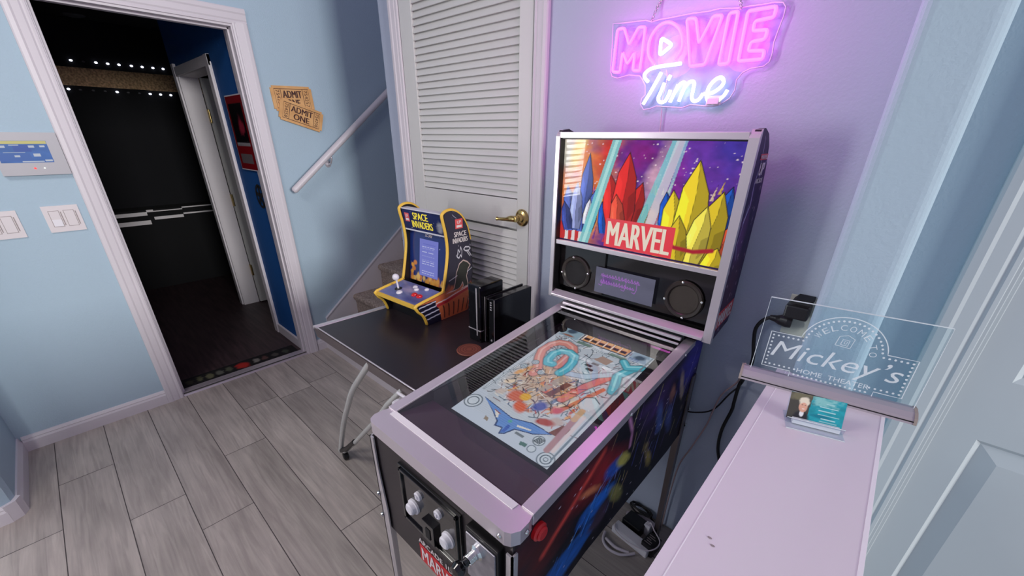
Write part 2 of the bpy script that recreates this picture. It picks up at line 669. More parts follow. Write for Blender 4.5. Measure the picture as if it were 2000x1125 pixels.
nt.links.new(mu.outputs[0], vm.inputs['Scale'])
nt.links.new(vm.outputs[0], b.inputs['Base Color'])
b.inputs['Roughness'].default_value = 0.42
bp = nt.nodes.new('ShaderNodeBump')
bp.inputs['Strength'].default_value = 0.12
bp.inputs['Distance'].default_value = 0.004
nt.links.new(nz.outputs[0], bp.inputs['Height'])
nt.links.new(bp.outputs[0], b.inputs['Normal'])
gap = mat('plank_joint', (74, 68, 68), 0.8)

rng = random.Random(4)
verts, faces, cols = [], [], []
PW, PL, G = 0.196, 1.22, 0.0016
joint = {-2: 0.45, -1: 0.94, 0: 1.22, 1: 0.79, 2: 1.645}
for k in range(-20, 9):
    y0 = k * PW + 0.0005
    j0 = joint.get(k, rng.uniform(0, PL))
    x = j0 - 6 * PL
    while x < 5.4:
        x1 = x + PL
        a, c = max(x, -0.02), min(x1, 5.4)
        if c > a:
            o = len(verts)
            verts += [(a + G, y0 + G, 0), (c - G, y0 + G, 0), (c - G, y0 + PW - G, 0), (a + G, y0 + PW - G, 0)]
            faces.append((o, o + 1, o + 2, o + 3))
            cols += [(rng.random(), rng.random(), rng.random(), 1)] * 4
        x = x1
o = len(verts)
verts += [(-0.02, -3.9, -0.0015), (5.4, -3.9, -0.0015), (5.4, 1.8, -0.0015), (-0.02, 1.8, -0.0015)]
faces.append((o, o + 1, o + 2, o + 3))
cols += [(0, 0, 0, 1)] * 4
me = bpy.data.meshes.new('floor')
me.from_pydata(verts, [], faces)
me.materials.append(fm)
me.materials.append(gap)
me.polygons[len(faces) - 1].material_index = 1
ca = me.color_attributes.new('Col', 'FLOAT_COLOR', 'POINT')
ca.data.foreach_set('color', np.array(cols, np.float32).ravel())
flo = bpy.data.objects.new('floor', me)
COL.objects.link(flo)
struct(flo, 'grey wood-look plank floor')

# wall with the doorway (x = 0) and the jog towards the room
b = MB()
b.box(-0.12, 0, -0.5, 0.18, 0, 2.7)
b.box(-0.12, 0, 0.955, 4.6, 0, 2.7)
b.box(-0.12, 0, 0.18, 0.955, 2.045, 2.7)
struct(b.build('wall_left', M['wall']), 'light blue wall with the open doorway')
b = MB()
b.prism([(-0.12, -0.5), (0.535, -0.5), (0.563, -0.512), (0.575, -0.54), (0.575, -0.80), (-0.12, -0.80)], 'z', 0, 2.7)
b.box(-0.12, 0.575, -1.30, -0.80, 0, 0.95)
b.box(-0.12, 0.575, -1.30, -0.80, 2.05, 2.7)
b.box(-0.12, 0.575, -3.9, -1.30, 0, 2.7)
struct(b.build('wall_side', M['wall']), 'light blue wall stepping into the room')
# shuttered window in that wall (only seen mirrored in the machine's glass)
b = MB()
for z in np.arange(0.985, 2.04, 0.05):
    b.prism([(0.535, z), (0.575, z + 0.018), (0.575, z + 0.023), (0.535, z + 0.005)], 'y', -1.27, -0.83)
b.box(0.535, 0.585, -1.32, -1.27, 0.93, 2.07)
b.box(0.535, 0.585, -0.83, -0.78, 0.93, 2.07)
b.box(0.535, 0.585, -1.32, -0.78, 0.93, 0.97)
b.box(0.535, 0.585, -1.32, -0.78, 2.03, 2.07)
struct(b.build('window_1', M['trim']))

# closet / neon wall
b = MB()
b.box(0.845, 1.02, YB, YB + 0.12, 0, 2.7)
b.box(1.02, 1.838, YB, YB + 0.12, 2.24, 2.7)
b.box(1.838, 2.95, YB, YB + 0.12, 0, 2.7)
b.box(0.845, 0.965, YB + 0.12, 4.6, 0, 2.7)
M['wallb'] = mat('blue_wall_paint_neon_cast', (178, 188, 206), 0.75, bump=(140, 0.25, 0.004))  # same blue paint, with the neon's lavender cast mixed into the colour
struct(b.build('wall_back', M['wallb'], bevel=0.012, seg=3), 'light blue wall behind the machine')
b = MB()
b.box(2.95, 3.19, YB, YB + 0.12, 0, 2.7)
b.box(3.19, 4.06, YB, YB + 0.12, 2.05, 2.7)
b.box(4.06, 5.2, YB, YB + 0.12, 0, 2.7)
struct(b.build('wall_entry', M['wall']), 'blue wall around the panelled door')
# stub wall end (pillar) and the half wall with its white ledge
b = MB()
b.box(2.8925, 3.009, 1.06, YB, 0, 2.7)
struct(b.build('wall_stub', M['wall'], bevel=0.022, seg=5), 'narrow blue wall end between machine and door')
b = MB()
b.box(2.905, 3.03, -0.7, 1.06, 0, 0.975)
struct(b.build('wall_half', M['wall']), 'half wall under the white ledge')
b = MB()
b.box(2.864, 3.062, -0.72, 1.059, 0.976, 1.0)
b.box(3.062, 3.068, -0.72, 1.059, 0.974, 1.0005, 1)
b.box(2.8815, 2.8830, -0.72, 1.059, 1.0, 1.0004, 1)
for cx, cy in ((2.906, 0.472), (2.913, 0.462)):
    b.disc((cx, cy, 1.0006), X3, Y3, 0.003, 0.0018, m=2)
struct(b.build('trim_ledge', [M['cap'], M['capline'], M['platel']], bevel=0.002), 'white laminate ledge on the half wall')

# baseboards and casings
def casing_profile(w, t):
    """(across, out) section of a moulded casing, from inner edge to outer edge"""
    return [(0, 0), (0, t * 0.55), (w * 0.12, t * 0.62), (w * 0.2, t * 0.5), (w * 0.3, t * 0.7), (w * 0.62, t * 0.82), (w * 0.72, t), (w * 0.92, t), (w, t * 0.8), (w, 0)]


b = MB()
bb = [(0, 0), (0.015, 0), (0.015, 0.055), (0.011, 0.066), (0.012, 0.07), (0.006, 0.083), (0, 0.085)]
b.prism(bb, 'y', -0.485, 0.105)
b.prism([(y, z) for y, z in [(-0.5, 0), (-0.485, 0), (-0.485, 0.055), (-0.489, 0.066), (-0.494, 0.083), (-0.5, 0.085)]], 'x', 0.0, 0.545)
b.prism([(0.53, -0.5), (0.542, -0.484), (0.572, -0.498), (0.590, -0.533), (0.576, -0.54), (0.563, -0.512)], 'z', 0, 0.085)
b.prism([(0.575 + p[0], p[1]) for p in bb], 'y', -3.0, -0.53)
b.prism(bb, 'y', 1.036, 1.105)
struct(b.build('baseboard_left', M['trim']), 'white baseboard along the blue wall')

b = MB()
pr = casing_profile(0.076, 0.018)
b.prism([(o, 0.181 - a) for a, o in pr], 'z', 0, 2.052)
b.prism([(o, 0.957 + a) for a, o in pr], 'z', 0, 2.052)
b.prism([(o, 2.043 + a) for a, o in pr], 'y', 0.105, 1.033)
b.box(-0.135, 0.002, 0.165, 0.186, 0.0, 2.045)
b.box(-0.135, 0.002, 0.950, 0.970, 0.0, 2.045)
b.box(-0.135, 0.002, 0.186, 0.950, 2.032, 2.05)
b.box(-0.075, -0.04, 0.186, 0.199, 0.0, 2.032)
b.box(-0.075, -0.04, 0.941, 0.950, 0.0, 2.032)
b.box(-0.075, -0.04, 0.186, 0.950, 2.022, 2.032)
struct(b.build('trim_1', M['trim'], bevel=0.0015), 'white casing of the open doorway')
b = MB()
b.prism([(-0.085, 0.0), (-0.08, 0.012), (-0.02, 0.016), (0.0, 0.010), (0.004, 0.0)], 'y', 0.186, 0.955)
b.box(-0.012, -0.005, 0.186, 0.955, 0.0135, 0.0165, 1)  # dark line along the threshold strip
struct(b.build('trim_2', [M['lock'], M['doorline']]), 'metal threshold strip in the doorway')

# ------------------------------------------------------------------ dark room beyond the doorway
b = MB()
b.box(-3.2, -0.02, -1.2, 3.0, -0.03, -0.001)
struct(b.build('floor_dark_room', M['darkfloor']))
b = MB()
b.box(-3.05, -2.9, -1.2, 3.0, 0, 2.45)
b.box(-3.05, -0.12, -1.3, -1.2, 0, 2.45)
b.box(-3.05, -0.12, 2.6, 2.7, 0, 2.45)
struct(b.build('wall_dark_room', M['black']))
b = MB()
b.box(-3.05, -0.12, -1.3, 2.7, 2.42, 2.5)
struct(b.build('ceiling_dark_room', M['blackwall']))
b = MB()
b.box(-0.55, -0.135, 0.962, 1.08, 0, 2.42)
b.box(-1.60, -1.45, 0.962, 1.08, 0, 2.42)
b.box(-1.45, -0.55, 0.962, 1.08, 1.93, 2.42)
struct(b.build('wall_navy', M['navy']), 'navy blue wall inside the dark room')
b = MB()
b.box(-0.615, -0.55, 0.944, 0.962, 0, 1.962)
b.box(-1.515, -1.45, 0.944, 0.962, 0, 1.985)
b.box(-1.515, -0.55, 0.946, 0.962, 1.90, 1.96)
b.box(-0.56, -0.545, 0.955, 1.085, 0, 1.92)
b.box(-1.455, -1.425, 0.955, 1.085, 0, 1.92)
b.box(-1.45, -0.55, 0.955, 1.085, 1.90, 1.93)
b.prism([(0.962, 0), (0.95, 0), (0.95, 0.075), (0.962, 0.08)], 'x', -0.55, -0.135)
struct(b.build('trim_3', M['trim']), 'white casing of the inner doorway in the navy wall')
inner = thing('door_4', 'white inner door standing open beyond the navy wall', 'door', (-1.425, 1.09, 0))
inner['kind'] = 'structure'
b = MB()
b.box(-1.425, -1.39, 1.09, 1.93, 0.01, 1.9)
b.build('leaf', M['door'], inner)
for z in (1.63, 0.97, 0.33):
    h = MB()
    h.cyl((-1.385, 1.086, z - 0.05), (-1.385, 1.086, z + 0.05), 0.008)
    h.box(-1.425, -1.383, 1.082, 1.0895, z - 0.05, z + 0.05)
    h.build('hinge', M['brass'], inner)

b = MB()
b.box(-2.90, -2.885, 0.10, 1.9, 1.89, 2.036)
tag(b.build('valance', M['band']), 'tan patterned band between two rows of tiny lamps', 'valance')
k = 0
for row, (z, ys) in enumerate(((2.088, [0.502, 0.585, 0.668, 0.749, 0.829, 0.92, 1.001, 1.084, 1.165]), (1.858, [0.413, 0.491, 0.578, 0.661, 0.746, 0.828, 0.912, 0.996, 1.079, 1.163]))):
    for i, y in enumerate(ys):
        lit = (i not in (1,)) if row == 0 else (i in (0, 4, 7, 8, 9))
        b = MB()
        b.ell((-2.885, y, z), 0.010, 0.012, 0.009)
        o = b.build('small_lamp', M['star'] if lit else M['stardim'])
        order = ('first', 'second', 'third', 'fourth', 'fifth', 'sixth', 'seventh', 'eighth', 'ninth', 'tenth')[i]
        tag(o, f'{order} tiny lamp from the door side in the row {"above" if row == 0 else "below"} the tan band', 'lamp', 'tiny lamps along the tan band')
b = MB()
for y0, y1, z0, z1 in ((0.12, 0.61, 0.748, 0.782), (0.61, 0.665, 0.778, 0.800), (0.665, 0.905, 0.778, 0.787), (0.905, 1.4, 0.792, 0.803), (0.12, 0.62, 0.66, 0.70), (0.655, 0.90, 0.700, 0.728), (0.905, 1.3, 0.728, 0.742)):
    b.box(-2.612, -2.60, y0, y1, z0 - 0.0, z1)
ct = thing('low_counter', 'black counter with two stepped pale edge strips in the dark room', 'counter', (-2.75, 0.7, 0))
b.build('edge_strip', M['riser'], ct)
b = MB()
b.box(-2.89, -2.612, 0.1, 1.8, 0, 0.80)
b.build('body', M['blackwall'], ct)
for i, (x, y) in enumerate(((-2.2, 0.45), (-2.75, 0.62))):
    b = MB()
    b.lathe([(0.0, -0.012), (0.05, -0.012), (0.07, -0.006), (0.075, 0)], (x, y, 2.42), (0, 0, 1))
    tag(b.build('ceiling_lamp', M['stardim']), ('unlit round ceiling lamp nearest the doorway in the dark room', 'unlit round ceiling lamp farther from the doorway in the dark room')[i], 'lamp', 'ceiling lamps in the dark room')
# poster and film reel on the navy wall
po = thing('framed_poster', 'red and black framed poster on the navy wall', 'poster', (-0.24, 0.955, 1.5))
b = MB()
b.box(-0.40, -0.085, 0.945, 0.961, 1.285, 1.72)
b.build('frame', M['trim'], po, bevel=0.002)
a = Art(60, 90, (130, 16, 26))
a.poly([(0.1, 0.36), (0.9, 0.36), (0.9, 0.9), (0.1, 0.9)], (14, 10, 14))
a.blob(0.62, 0.6, 0.2, 0.16, (150, 40, 60), 0.6, 20, 0.6, 3)
a.poly([(0.1, 0.33), (0.9, 0.33), (0.9, 0.38), (0.1, 0.38)], (150, 145, 148))
a.poly([(0.15, 0.08), (0.85, 0.08), (0.85, 0.22), (0.15, 0.22)], (110, 100, 102))
a.build('print', lambda u, v: (-0.393 + 0.301 * u, 0 * u + 0.9445, 1.292 + 0.421 * v), paintmat('poster_print', rough=0.3, coat=0.3), po)
b = MB()
c0 = Vector((-0.215, 0.957, 1.122))
b.ring(c0, X3, Z3, 0.060, 0.078)
b.ring(c0, X3, Z3, 0.008, 0.022)
for j in range(5):
    t = 2 * math.pi * j / 5 + 0.3
    b.strip([(0.018 * math.cos(t), 0.018 * math.sin(t)), (0.064 * math.cos(t), 0.064 * math.sin(t))], 0.026, X3, Z3, c0)
b.strip(smooth([(0.06, 0.05, 0), (0.09, 0.035, 0), (0.10, 0.0, 0), (0.085, -0.02, 0)], 4), 0.016, X3, Z3, c0)
tag(b.build('film_reel_decal', M['blackwall']), 'black film reel decal on the navy wall below the poster', 'decal')
a = Art(120, 24, (14, 12, 14))
for j, (x, c) in enumerate(((0.06, (60, 58, 44)), (0.14, (90, 92, 66)), (0.22, (100, 100, 74)), (0.3, (96, 98, 88)), (0.38, (80, 84, 66)), (0.62, (130, 126, 120)), (0.7, (90, 60, 56)), (0.8, (74, 70, 66)), (0.9, (60, 66, 56)))):
    a.blob(x, 0.5, 0.035, 0.32, c, 0.4, 0, 0.5, j)
a.blob(0.5, 0.45, 0.07, 0.42, (176, 32, 24), 0.4, 0, 0.4, 11)
mt = thing('runner_mat', 'black floral mat strip with a red flower along the threshold', 'mat', (-0.15, 0.57, 0))
b = MB()
b.box(-0.225, -0.09, 0.2, 0.925, 0.0, 0.005)
b.build('backing', M['blkm'], mt)
a.build('pile', lambda u, v: (-0.092 - 0.131 * v, 0.202 + 0.721 * u, 0 * u + 0.0056), paintmat('mat_weave', rough=0.9), mt)

# ------------------------------------------------------------------ stairs
b = MB()
def step(x0, x1, y0, y1, z0, z1):
    r = 0.022
    prof = [(y0 + 0.02, z0), (y0 + 0.02, z1 - 0.05), (y0 + 0.004, z1 - 0.04)]
    prof += [(y0 + r - r * math.cos(t), z1 - r + r * math.sin(t) * 1.0) for t in (0, 0.5, 1.0, math.pi / 2)]
    prof += [(y1 + 0.03, z1), (y1 + 0.03, z0)]
    b.prism(prof, 'x', x0, x1)
step(0.018, 2.12, 1.108, 1.33, 0, 0.185)
step(0.018, 0.845, 1.108, 1.36, 0, 0.185)
for i in range(1, 8):
    step(0.018, 0.845, 1.37 + 0.245 * (i - 1), 1.37 + 0.245 * i, 0.185 + 0.19 * (i - 1) - 0.1, 0.185 + 0.19 * i - 0.005)
struct(b.build('stairs', M['carpet']), 'taupe carpeted stairs climbing beside the blue wall')
b = MB()
b.prism([(1.10, 0), (1.112, 0), (1.112, 0.085), (1.106, 0.088), (1.10, 0.07)], 'x', 0.015, 2.12)
b.prism([(1.112, 0.085), (1.14, 0.085), (1.14, 0.243), (3.2, 1.87), (3.2, 1.4), (1.4, 0.0), (1.112, 0)], 'x', 0.0005, 0.017)
b.prism([(1.136, 0.236), (1.14, 0.246), (3.2, 1.874), (3.2, 1.858)], 'x', 0.0, 0.021, 1)
struct(b.build('trim_4', [M['riser'], M['trim']]), 'white skirt board of the stairs')
hr = thing('handrail', 'white round handrail on the blue stair wall', 'handrail', (0.06, 1.4, 1.4))
b = MB()
sl = (1.761 - 1.174) / (1.826 - 1.081)
pe = (0.062, 2.9, 1.174 + (2.9 - 1.081) * sl)
b.tube([(0.062, 1.074, 1.168), (0.062, 1.079, 1.172), (0.062, 1.085, 1.177), pe], [0.012, 0.018, 0.021, 0.021], 16)
b.build('rail', M['trim'], hr)
for y in (1.36, 2.3):
    z = 1.174 + (y - 1.081) * sl
    h = MB()
    h.tube(smooth([(0.001, y, z - 0.075), (0.035, y, z - 0.072), (0.06, y, z - 0.045), (0.062, y, z - 0.02)], 4), 0.006)
    h.lathe([(0.0, 0.006), (0.018, 0.005), (0.022, 0.0)], (0.0, y, z - 0.075), (1, 0, 0), 16)
    h.build('bracket', M['metal'], hr)

# ------------------------------------------------------------------ closet door
b = MB()
pr = casing_profile(0.066, 0.018)
b.prism([(1.020 - a, YB - o) for a, o in pr], 'z', 0.186, 2.24)
b.prism([(1.840 + a, YB - o) for a, o in pr], 'z', 0.186, 2.24)
b.box(1.012, 1.022, YB - 0.006, YB + 0.12, 0.186, 2.24)
b.box(1.838, 1.848, YB - 0.006, YB + 0.12, 0.186, 2.24)
struct(b.build('trim_5', M['trim'], bevel=0.0012), 'white casing of the louvred closet door')
cd = thing('door_2', 'white louvred closet door with a brass lever', 'door', (1.43, YB, 0.19))
cd['kind'] = 'structure'
y0, y1 = YB - 0.004, YB + 0.03
b = MB()
b.box(1.026, 1.118, y0, y1, 0.20, 2.24)
b.box(1.767, 1.832, y0, y1, 0.20, 2.24)
b.box(1.118, 1.767, y0, y1, 1.135, 1.258)
b.box(1.118, 1.767, y0, y1, 0.20, 0.32)
b.box(1.118, 1.767, y1 + 0.004, y1 + 0.012, 0.20, 2.24)
b.build('leaf_frame', M['door'], cd, bevel=0.0015)
b = MB()
for z in np.arange(1.2625, 2.24, 0.02735):
    b.prism([(y0 + 0.016, z + 0.031), (y0 + 0.002, z), (y0 + 0.006, z - 0.001), (y0 + 0.020, z + 0.031)], 'x', 1.119, 1.766)
b.build('upper_louvres', M['door'], cd)
b = MB()
for z in np.arange(0.325, 1.11, 0.02735):
    b.prism([(y0 + 0.016, z + 0.031), (y0 + 0.002, z), (y0 + 0.006, z - 0.001), (y0 + 0.020, z + 0.031)], 'x', 1.119, 1.766)
b.build('lower_louvres', M['door'], cd)
b = MB()
c = (1.797, y0, 1.187)
b.lathe([(0.0, 0.0), (0.036, 0.0), (0.036, 0.004), (0.030, 0.010), (0.020, 0.013), (0.016, 0.018), (0.013, 0.03), (0.014, 0.046), (0.012, 0.052), (0, 0.053)], c, (0, -1, 0), 32)
b.tube([(1.797, y0 - 0.044, 1.187), (1.777, y0 - 0.046, 1.186), (1.765, y0 - 0.046, 1.184), (1.745, y0 - 0.046, 1.180), (1.70, y0 - 0.045, 1.176), (1.690, y0 - 0.045, 1.176)], [0.013, 0.013, 0.012, 0.008, 0.0065, 0.009], 14)
b.build('lever_handle', M['brass'], cd)

# ------------------------------------------------------------------ entry door on the right
b = MB()
pr = casing_profile(0.078, 0.02)
b.prism([(3.188 - a, YB - o) for a, o in pr], 'z', 0, 2.06)
b.prism([(4.062 + a, YB - o) for a, o in pr], 'z', 0, 2.06)
b.box(3.182, 3.196, YB - 0.004, YB + 0.12, 0, 2.06)
b.box(3.196, 3.206, YB + 0.012, YB + 0.05, 0, 2.06)
b.box(4.05, 4.064, YB - 0.004, YB + 0.12, 0, 2.06)
struct(b.build('trim_6', M['edoor'], bevel=0.0015), 'white moulded casing of the panelled door')
ed = thing('door_3', 'grey-white panelled door beside the white ledge', 'door', (3.62, YB, 0))
ed['kind'] = 'structure'
b = MB()
b.box(3.2, 4.045, YB + 0.032, YB + 0.06, 0.01, 2.04)
yd = YB + 0.018
xs = [(3.274, 3.60), (3.66, 3.985)]
zs = [(0.24, 0.835), (1.0, 1.52), (1.63, 1.90)]
b.box(3.2, 3.274, yd, YB + 0.04, 0.01, 2.04)
b.box(3.60, 3.66, yd, YB + 0.04, 0.01, 2.04)
b.box(3.985, 4.045, yd, YB + 0.04, 0.01, 2.04)
for x0, x1 in xs:
    for z0, z1 in ((0.01, 0.24), (0.835, 1.0), (1.52, 1.63), (1.90, 2.04)):
        b.box(x0, x1, yd, YB + 0.04, z0, z1)
    for z0, z1 in zs:
        i0, i1, i2 = 0.012, 0.052, 0.0
        o4 = [(x0 + i0, z0 + i0), (x1 - i0, z0 + i0), (x1 - i0, z1 - i0), (x0 + i0, z1 - i0)]
        i4 = [(x0 + i1, z0 + i1), (x1 - i1, z0 + i1), (x1 - i1, z1 - i1), (x0 + i1, z1 - i1)]
        e4 = [(x0, z0), (x1, z0), (x1, z1), (x0, z1)]
        vs = [(p[0], yd, p[1]) for p in e4] + [(p[0], yd + 0.013, p[1]) for p in o4] + [(p[0], yd + 0.002, p[1]) for p in i4]
        fs = [(k, (k + 1) % 4, 4 + (k + 1) % 4, 4 + k) for k in range(4)] + [(4 + k, 4 + (k + 1) % 4, 8 + (k + 1) % 4, 8 + k) for k in range(4)] + [(8, 9, 10, 11)]
        b.add(vs, fs)
b.build('leaf', M['edoor'], ed)

# ------------------------------------------------------------------ things on the blue wall
th = thing('wall_touch_panel', 'grey alarm touch panel with a lit blue screen beside the door casing', 'control panel', (0.0, -0.0, 1.41))
b = MB()
b.prism([(-0.112, 1.323), (0.104, 1.323), (0.104, 1.50), (-0.112, 1.50)], 'x', 0.0005, 0.022)
b.build('housing', M['thermo'], th, bevel=0.004)
a = Art(90, 60, (88, 130, 206))
a.mottle(3, 0.25, 5)
a.poly([(0, 0.86), (1, 0.86), (1, 1), (0, 1)], (236, 226, 150))
a.poly([(0.33, 0.5), (0.66, 0.5), (0.66, 0.83), (0.33, 0.83)], (84, 112, 196))
a.poly([(0, 0.08), (0.6, 0.08), (0.6, 0.44), (0, 0.44)], (92, 128, 206))
for x, y, w, h in ((0.06, 0.68, 0.14, 0.1), (0.28, 0.78, 0.18, 0.04), (0.62, 0.68, 0.12, 0.1), (0.84, 0.7, 0.1, 0.08), (0.12, 0.46, 0.4, 0.03), (0.3, 0.26, 0.1, 0.09), (0.66, 0.28, 0.13, 0.13), (0.84, 0.04, 0.14, 0.08), (0.4, 0.02, 0.42, 0.05)):
    a.poly([(x, y), (x + w, y), (x + w, y + h), (x, y + h)], (222, 230, 246))
a.build('display', lambda u, v: (0 * u + 0.0226, -0.100 + 0.163 * u, 1.376 + 0.090 * v), paintmat('touch_screen', 0.6, 0.2), th)
for y, m_, r_ in ((-0.006, emis('red_indicator', (255, 60, 60), 2.0), 0.004), (0.024, emis('white_indicator', (240, 250, 240), 1.2), 0.003)):
    b = MB()
    b.ell((0.0222, y, 1.352), 0.003, r_, r_)
    b.build('indicator', m_, th)


def switchplate(y0, y1, z0, z1, lit, label):
    t = thing('light_switch', label, 'light switch', (0, (y0 + y1) / 2, (z0 + z1) / 2), 0, 'switch plates under the touch panel')
    b = MB()
    b.prism([(y0, z0), (y1, z0), (y1, z1), (y0, z1)], 'x', 0.0004, 0.006)
    b.build('plate', M['plate'], t, bevel=0.003)
    w = (y1 - y0)
    for k, f in enumerate((0.29, 0.70)):
        yc = y0 + w * f
        b = MB()
        b.box(0.006, 0.0066, yc - 0.0185, yc + 0.0185, z0 + 0.024, z1 - 0.022, 1)
        b.box(0.006, 0.0085, yc - 0.0165, yc + 0.0165, z0 + 0.026, z1 - 0.024, 0)
        if lit and k == 0:
            b.box(0.0085, 0.010, yc - 0.0155, yc + 0.0155, z0 + 0.027, z0 + 0.058, 2)
        b.box(0.006, 0.0075, yc + 0.021, yc + 0.0245, z0 + 0.03, z1 - 0.028, 1)
        b.build('rocker', [M['plate'], M['platel'], M['white']], t)


switchplate(-0.049, 0.0755, 1.063, 1.184, True, 'double light switch nearest the door casing with one bright white rocker')
switchplate(-0.253, -0.129, 1.056, 1.177, False, 'double light switch farther from the door casing')


def ticket(cy, cz, ang, w, h, x0, label, serial, extra=0.0):
    t = thing('ticket_sign', label, 'wall sign', (x0, cy, cz), 0, 'wooden tickets on the blue wall')
    ca, sa = math.cos(ang), math.sin(ang)
    e1, e2 = Vector((0, ca, sa)), Vector((0, -sa, ca))
    n = 0.011
    pts = []
    for sx, sy in ((-1, -1), (1, -1), (1, 1), (-1, 1)):
        cx_, cy_ = sx * w / 2, sy * h / 2
        a_ = [(cx_ - sx * n, cy_), (cx_ - sx * n, cy_ - sy * n), (cx_, cy_ - sy * n)]
        pts += a_ if sx * sy < 0 else a_[::-1]
    P = [(Vector((0, cy, cz)) + e1 * p[0] + e2 * p[1]) for p in pts]
    b = MB()
    b.prism([(p.y, p.z) for p in P], 'x', x0, x0 + 0.006)
    b.build('board', M['ticket'], t)
    b = MB()
    o = Vector((x0 + 0.0064, cy, cz))
    a, d = w / 2 - 0.021, h / 2 - 0.016
    b.strip([(-a, -d), (a, -d), (a, d), (-a, d)], 0.0032, e1, e2, o, closed=True)
    b.strip([(-a + 0.036, -d), (-a + 0.036, d)], 0.0028, e1, e2, o)
    b.strip([(a - 0.036, -d), (a - 0.036, d)], 0.0028, e1, e2, o)
    b.text('ADMIT', o + e1 * (-a + 0.044) + e2 * 0.004, e1, e2, 2 * a - 0.088, d * 0.74, 0.04)
    b.text('ONE', o + e1 * (-a + 0.062) + e2 * (-d * 0.82), e1, e2, 2 * a - 0.124, d * 0.74, 0.04)
    b.text(serial, o + e1 * (-a + 0.008) + e2 * (d - 0.006), -e2, e1, 2 * d - 0.012, 0.020, 0.0)
    b.text(serial, o + e1 * (a - 0.028) + e2 * (d - 0.006), -e2, e1, 2 * d - 0.012, 0.020, 0.0)
    b.build('lettering', M['ink'], t)


ticket(1.207, 1.702, R(2), 0.245, 0.135, 0.0005, 'rear tan admit-one ticket sign, half covered by another ticket', '754257')
ticket(1.238, 1.610, R(-17), 0.262, 0.122, 0.007, 'front tan admit-one ticket sign tilted across the other ticket', '754258')

# ------------------------------------------------------------------ neon sign
ns = thing('neon_sign', 'pink and white neon sign reading MOVIE Time on the wall', 'neon sign', (2.39, YB - 0.02, 1.7))
YN = YB - 0.025
acr = [(2.161, 1.814), (2.204, 1.811), (2.268, 1.808), (2.287, 1.802), (2.312, 1.804), (2.349, 1.804), (2.404, 1.805), (2.445, 1.803), (2.474, 1.805), (2.518, 1.799), (2.542, 1.799), (2.572, 1.798), (2.6, 1.798), (2.62, 1.795), (2.628, 1.785), (2.628, 1.767), (2.623, 1.737), (2.62, 1.716), (2.622, 1.692), (2.62, 1.675), (2.609, 1.666), (2.579, 1.664), (2.562, 1.656), (2.551, 1.641), (2.552, 1.617), (2.543, 1.598), (2.524, 1.586), (2.503, 1.581), (2.484, 1.582), (2.44, 1.587), (2.417, 1.58), (2.382, 1.583), (2.337, 1.587), (2.315, 1.58), (2.296, 1.579), (2.284, 1.594), (2.286, 1.61), (2.296, 1.619), (2.292, 1.644), (2.28, 1.66), (2.271, 1.67), (2.234, 1.675), (2.195, 1.669), (2.175, 1.675), (2.167, 1.69), (2.165, 1.752)]
b = MB()
b.prism(acr, 'y', YN + 0.006, YN + 0.011)
b.build('acrylic_backing', M['acry'], ns)
b = MB()
b.tube([(p[0], YN + 0.0085, p[1]) for p in acr], 0.0017, 6, closed=True)
b.build('acrylic_edge', mat('acrylic_edge_bright', (235, 215, 240), 0.3), ns)


def neon(name, pts, r, m, closed=False, n=4, sm=True):
    b = MB()
    P = [(p[0], YN, p[1]) for p in pts]
    if sm:
        P = smooth(P, n, closed)
    b.tube(P, r, 8, closed=closed)
    b.strip([(p[0], p[2]) for p in P], r * 1.3, Vector((1, 0, 0)), Z3, (0, YN + r + 0.0006, 0), 1, closed)
    return b.build(name, [m, M['glowp'] if m == M['neonp'] else M['gloww']], ns)


def rounded(pts, r=0.006):
    out = []
    k = len(pts)
    for i in range(k):
        p0, p1, p2 = (Vector(pts[(i + d) % k]) for d in (-1, 0, 1))
        a, c = (p0 - p1), (p2 - p1)
        ra, rc = min(r, a.length * 0.4), min(r, c.length * 0.4)
        q0, q2 = p1 + a.normalized() * ra, p1 + c.normalized() * rc
        for t in (0, 0.33, 0.67, 1):
            out.append(tuple(q0 * (1 - t) ** 2 + p1 * 2 * t * (1 - t) + q2 * t * t))
    return out


LM = [(2.180, 1.687), (2.182, 1.751), (2.184, 1.796), (2.206, 1.796), (2.228, 1.752), (2.253, 1.792), (2.274, 1.790), (2.274, 1.735), (2.273, 1.682), (2.250, 1.685), (2.250, 1.732), (2.229, 1.703), (2.209, 1.736), (2.206, 1.683)]
LO = [(2.318, 1.694), (2.297, 1.716), (2.291, 1.745), (2.300, 1.772), (2.322, 1.790), (2.350, 1.790), (2.377, 1.772), (2.391, 1.745), (2.391, 1.720), (2.378, 1.700)]
LV = [(2.394, 1.792), (2.419, 1.790), (2.438, 1.732), (2.464, 1.789), (2.487, 1.787), (2.464, 1.682), (2.424, 1.681)]
LI = [(2.503, 1.789), (2.524, 1.790), (2.525, 1.679), (2.500, 1.679)]
LE = [(2.547, 1.787), (2.610, 1.787), (2.609, 1.766), (2.568, 1.764), (2.568, 1.744), (2.602, 1.742), (2.600, 1.723), (2.569, 1.721), (2.567, 1.702), (2.605, 1.699), (2.605, 1.681), (2.548, 1.682)]
for L in (LM, LV, LI, LE):
    neon('pink_letter', rounded(L), 0.0042, M['neonp'], True, sm=False)
neon('pink_letter', LO, 0.0042, M['neonp'])
neon('white_play_symbol', rounded([(2.327, 1.758), (2.363, 1.738), (2.329, 1.715)], 0.008), 0.0045, M['neonw'], True, sm=False)
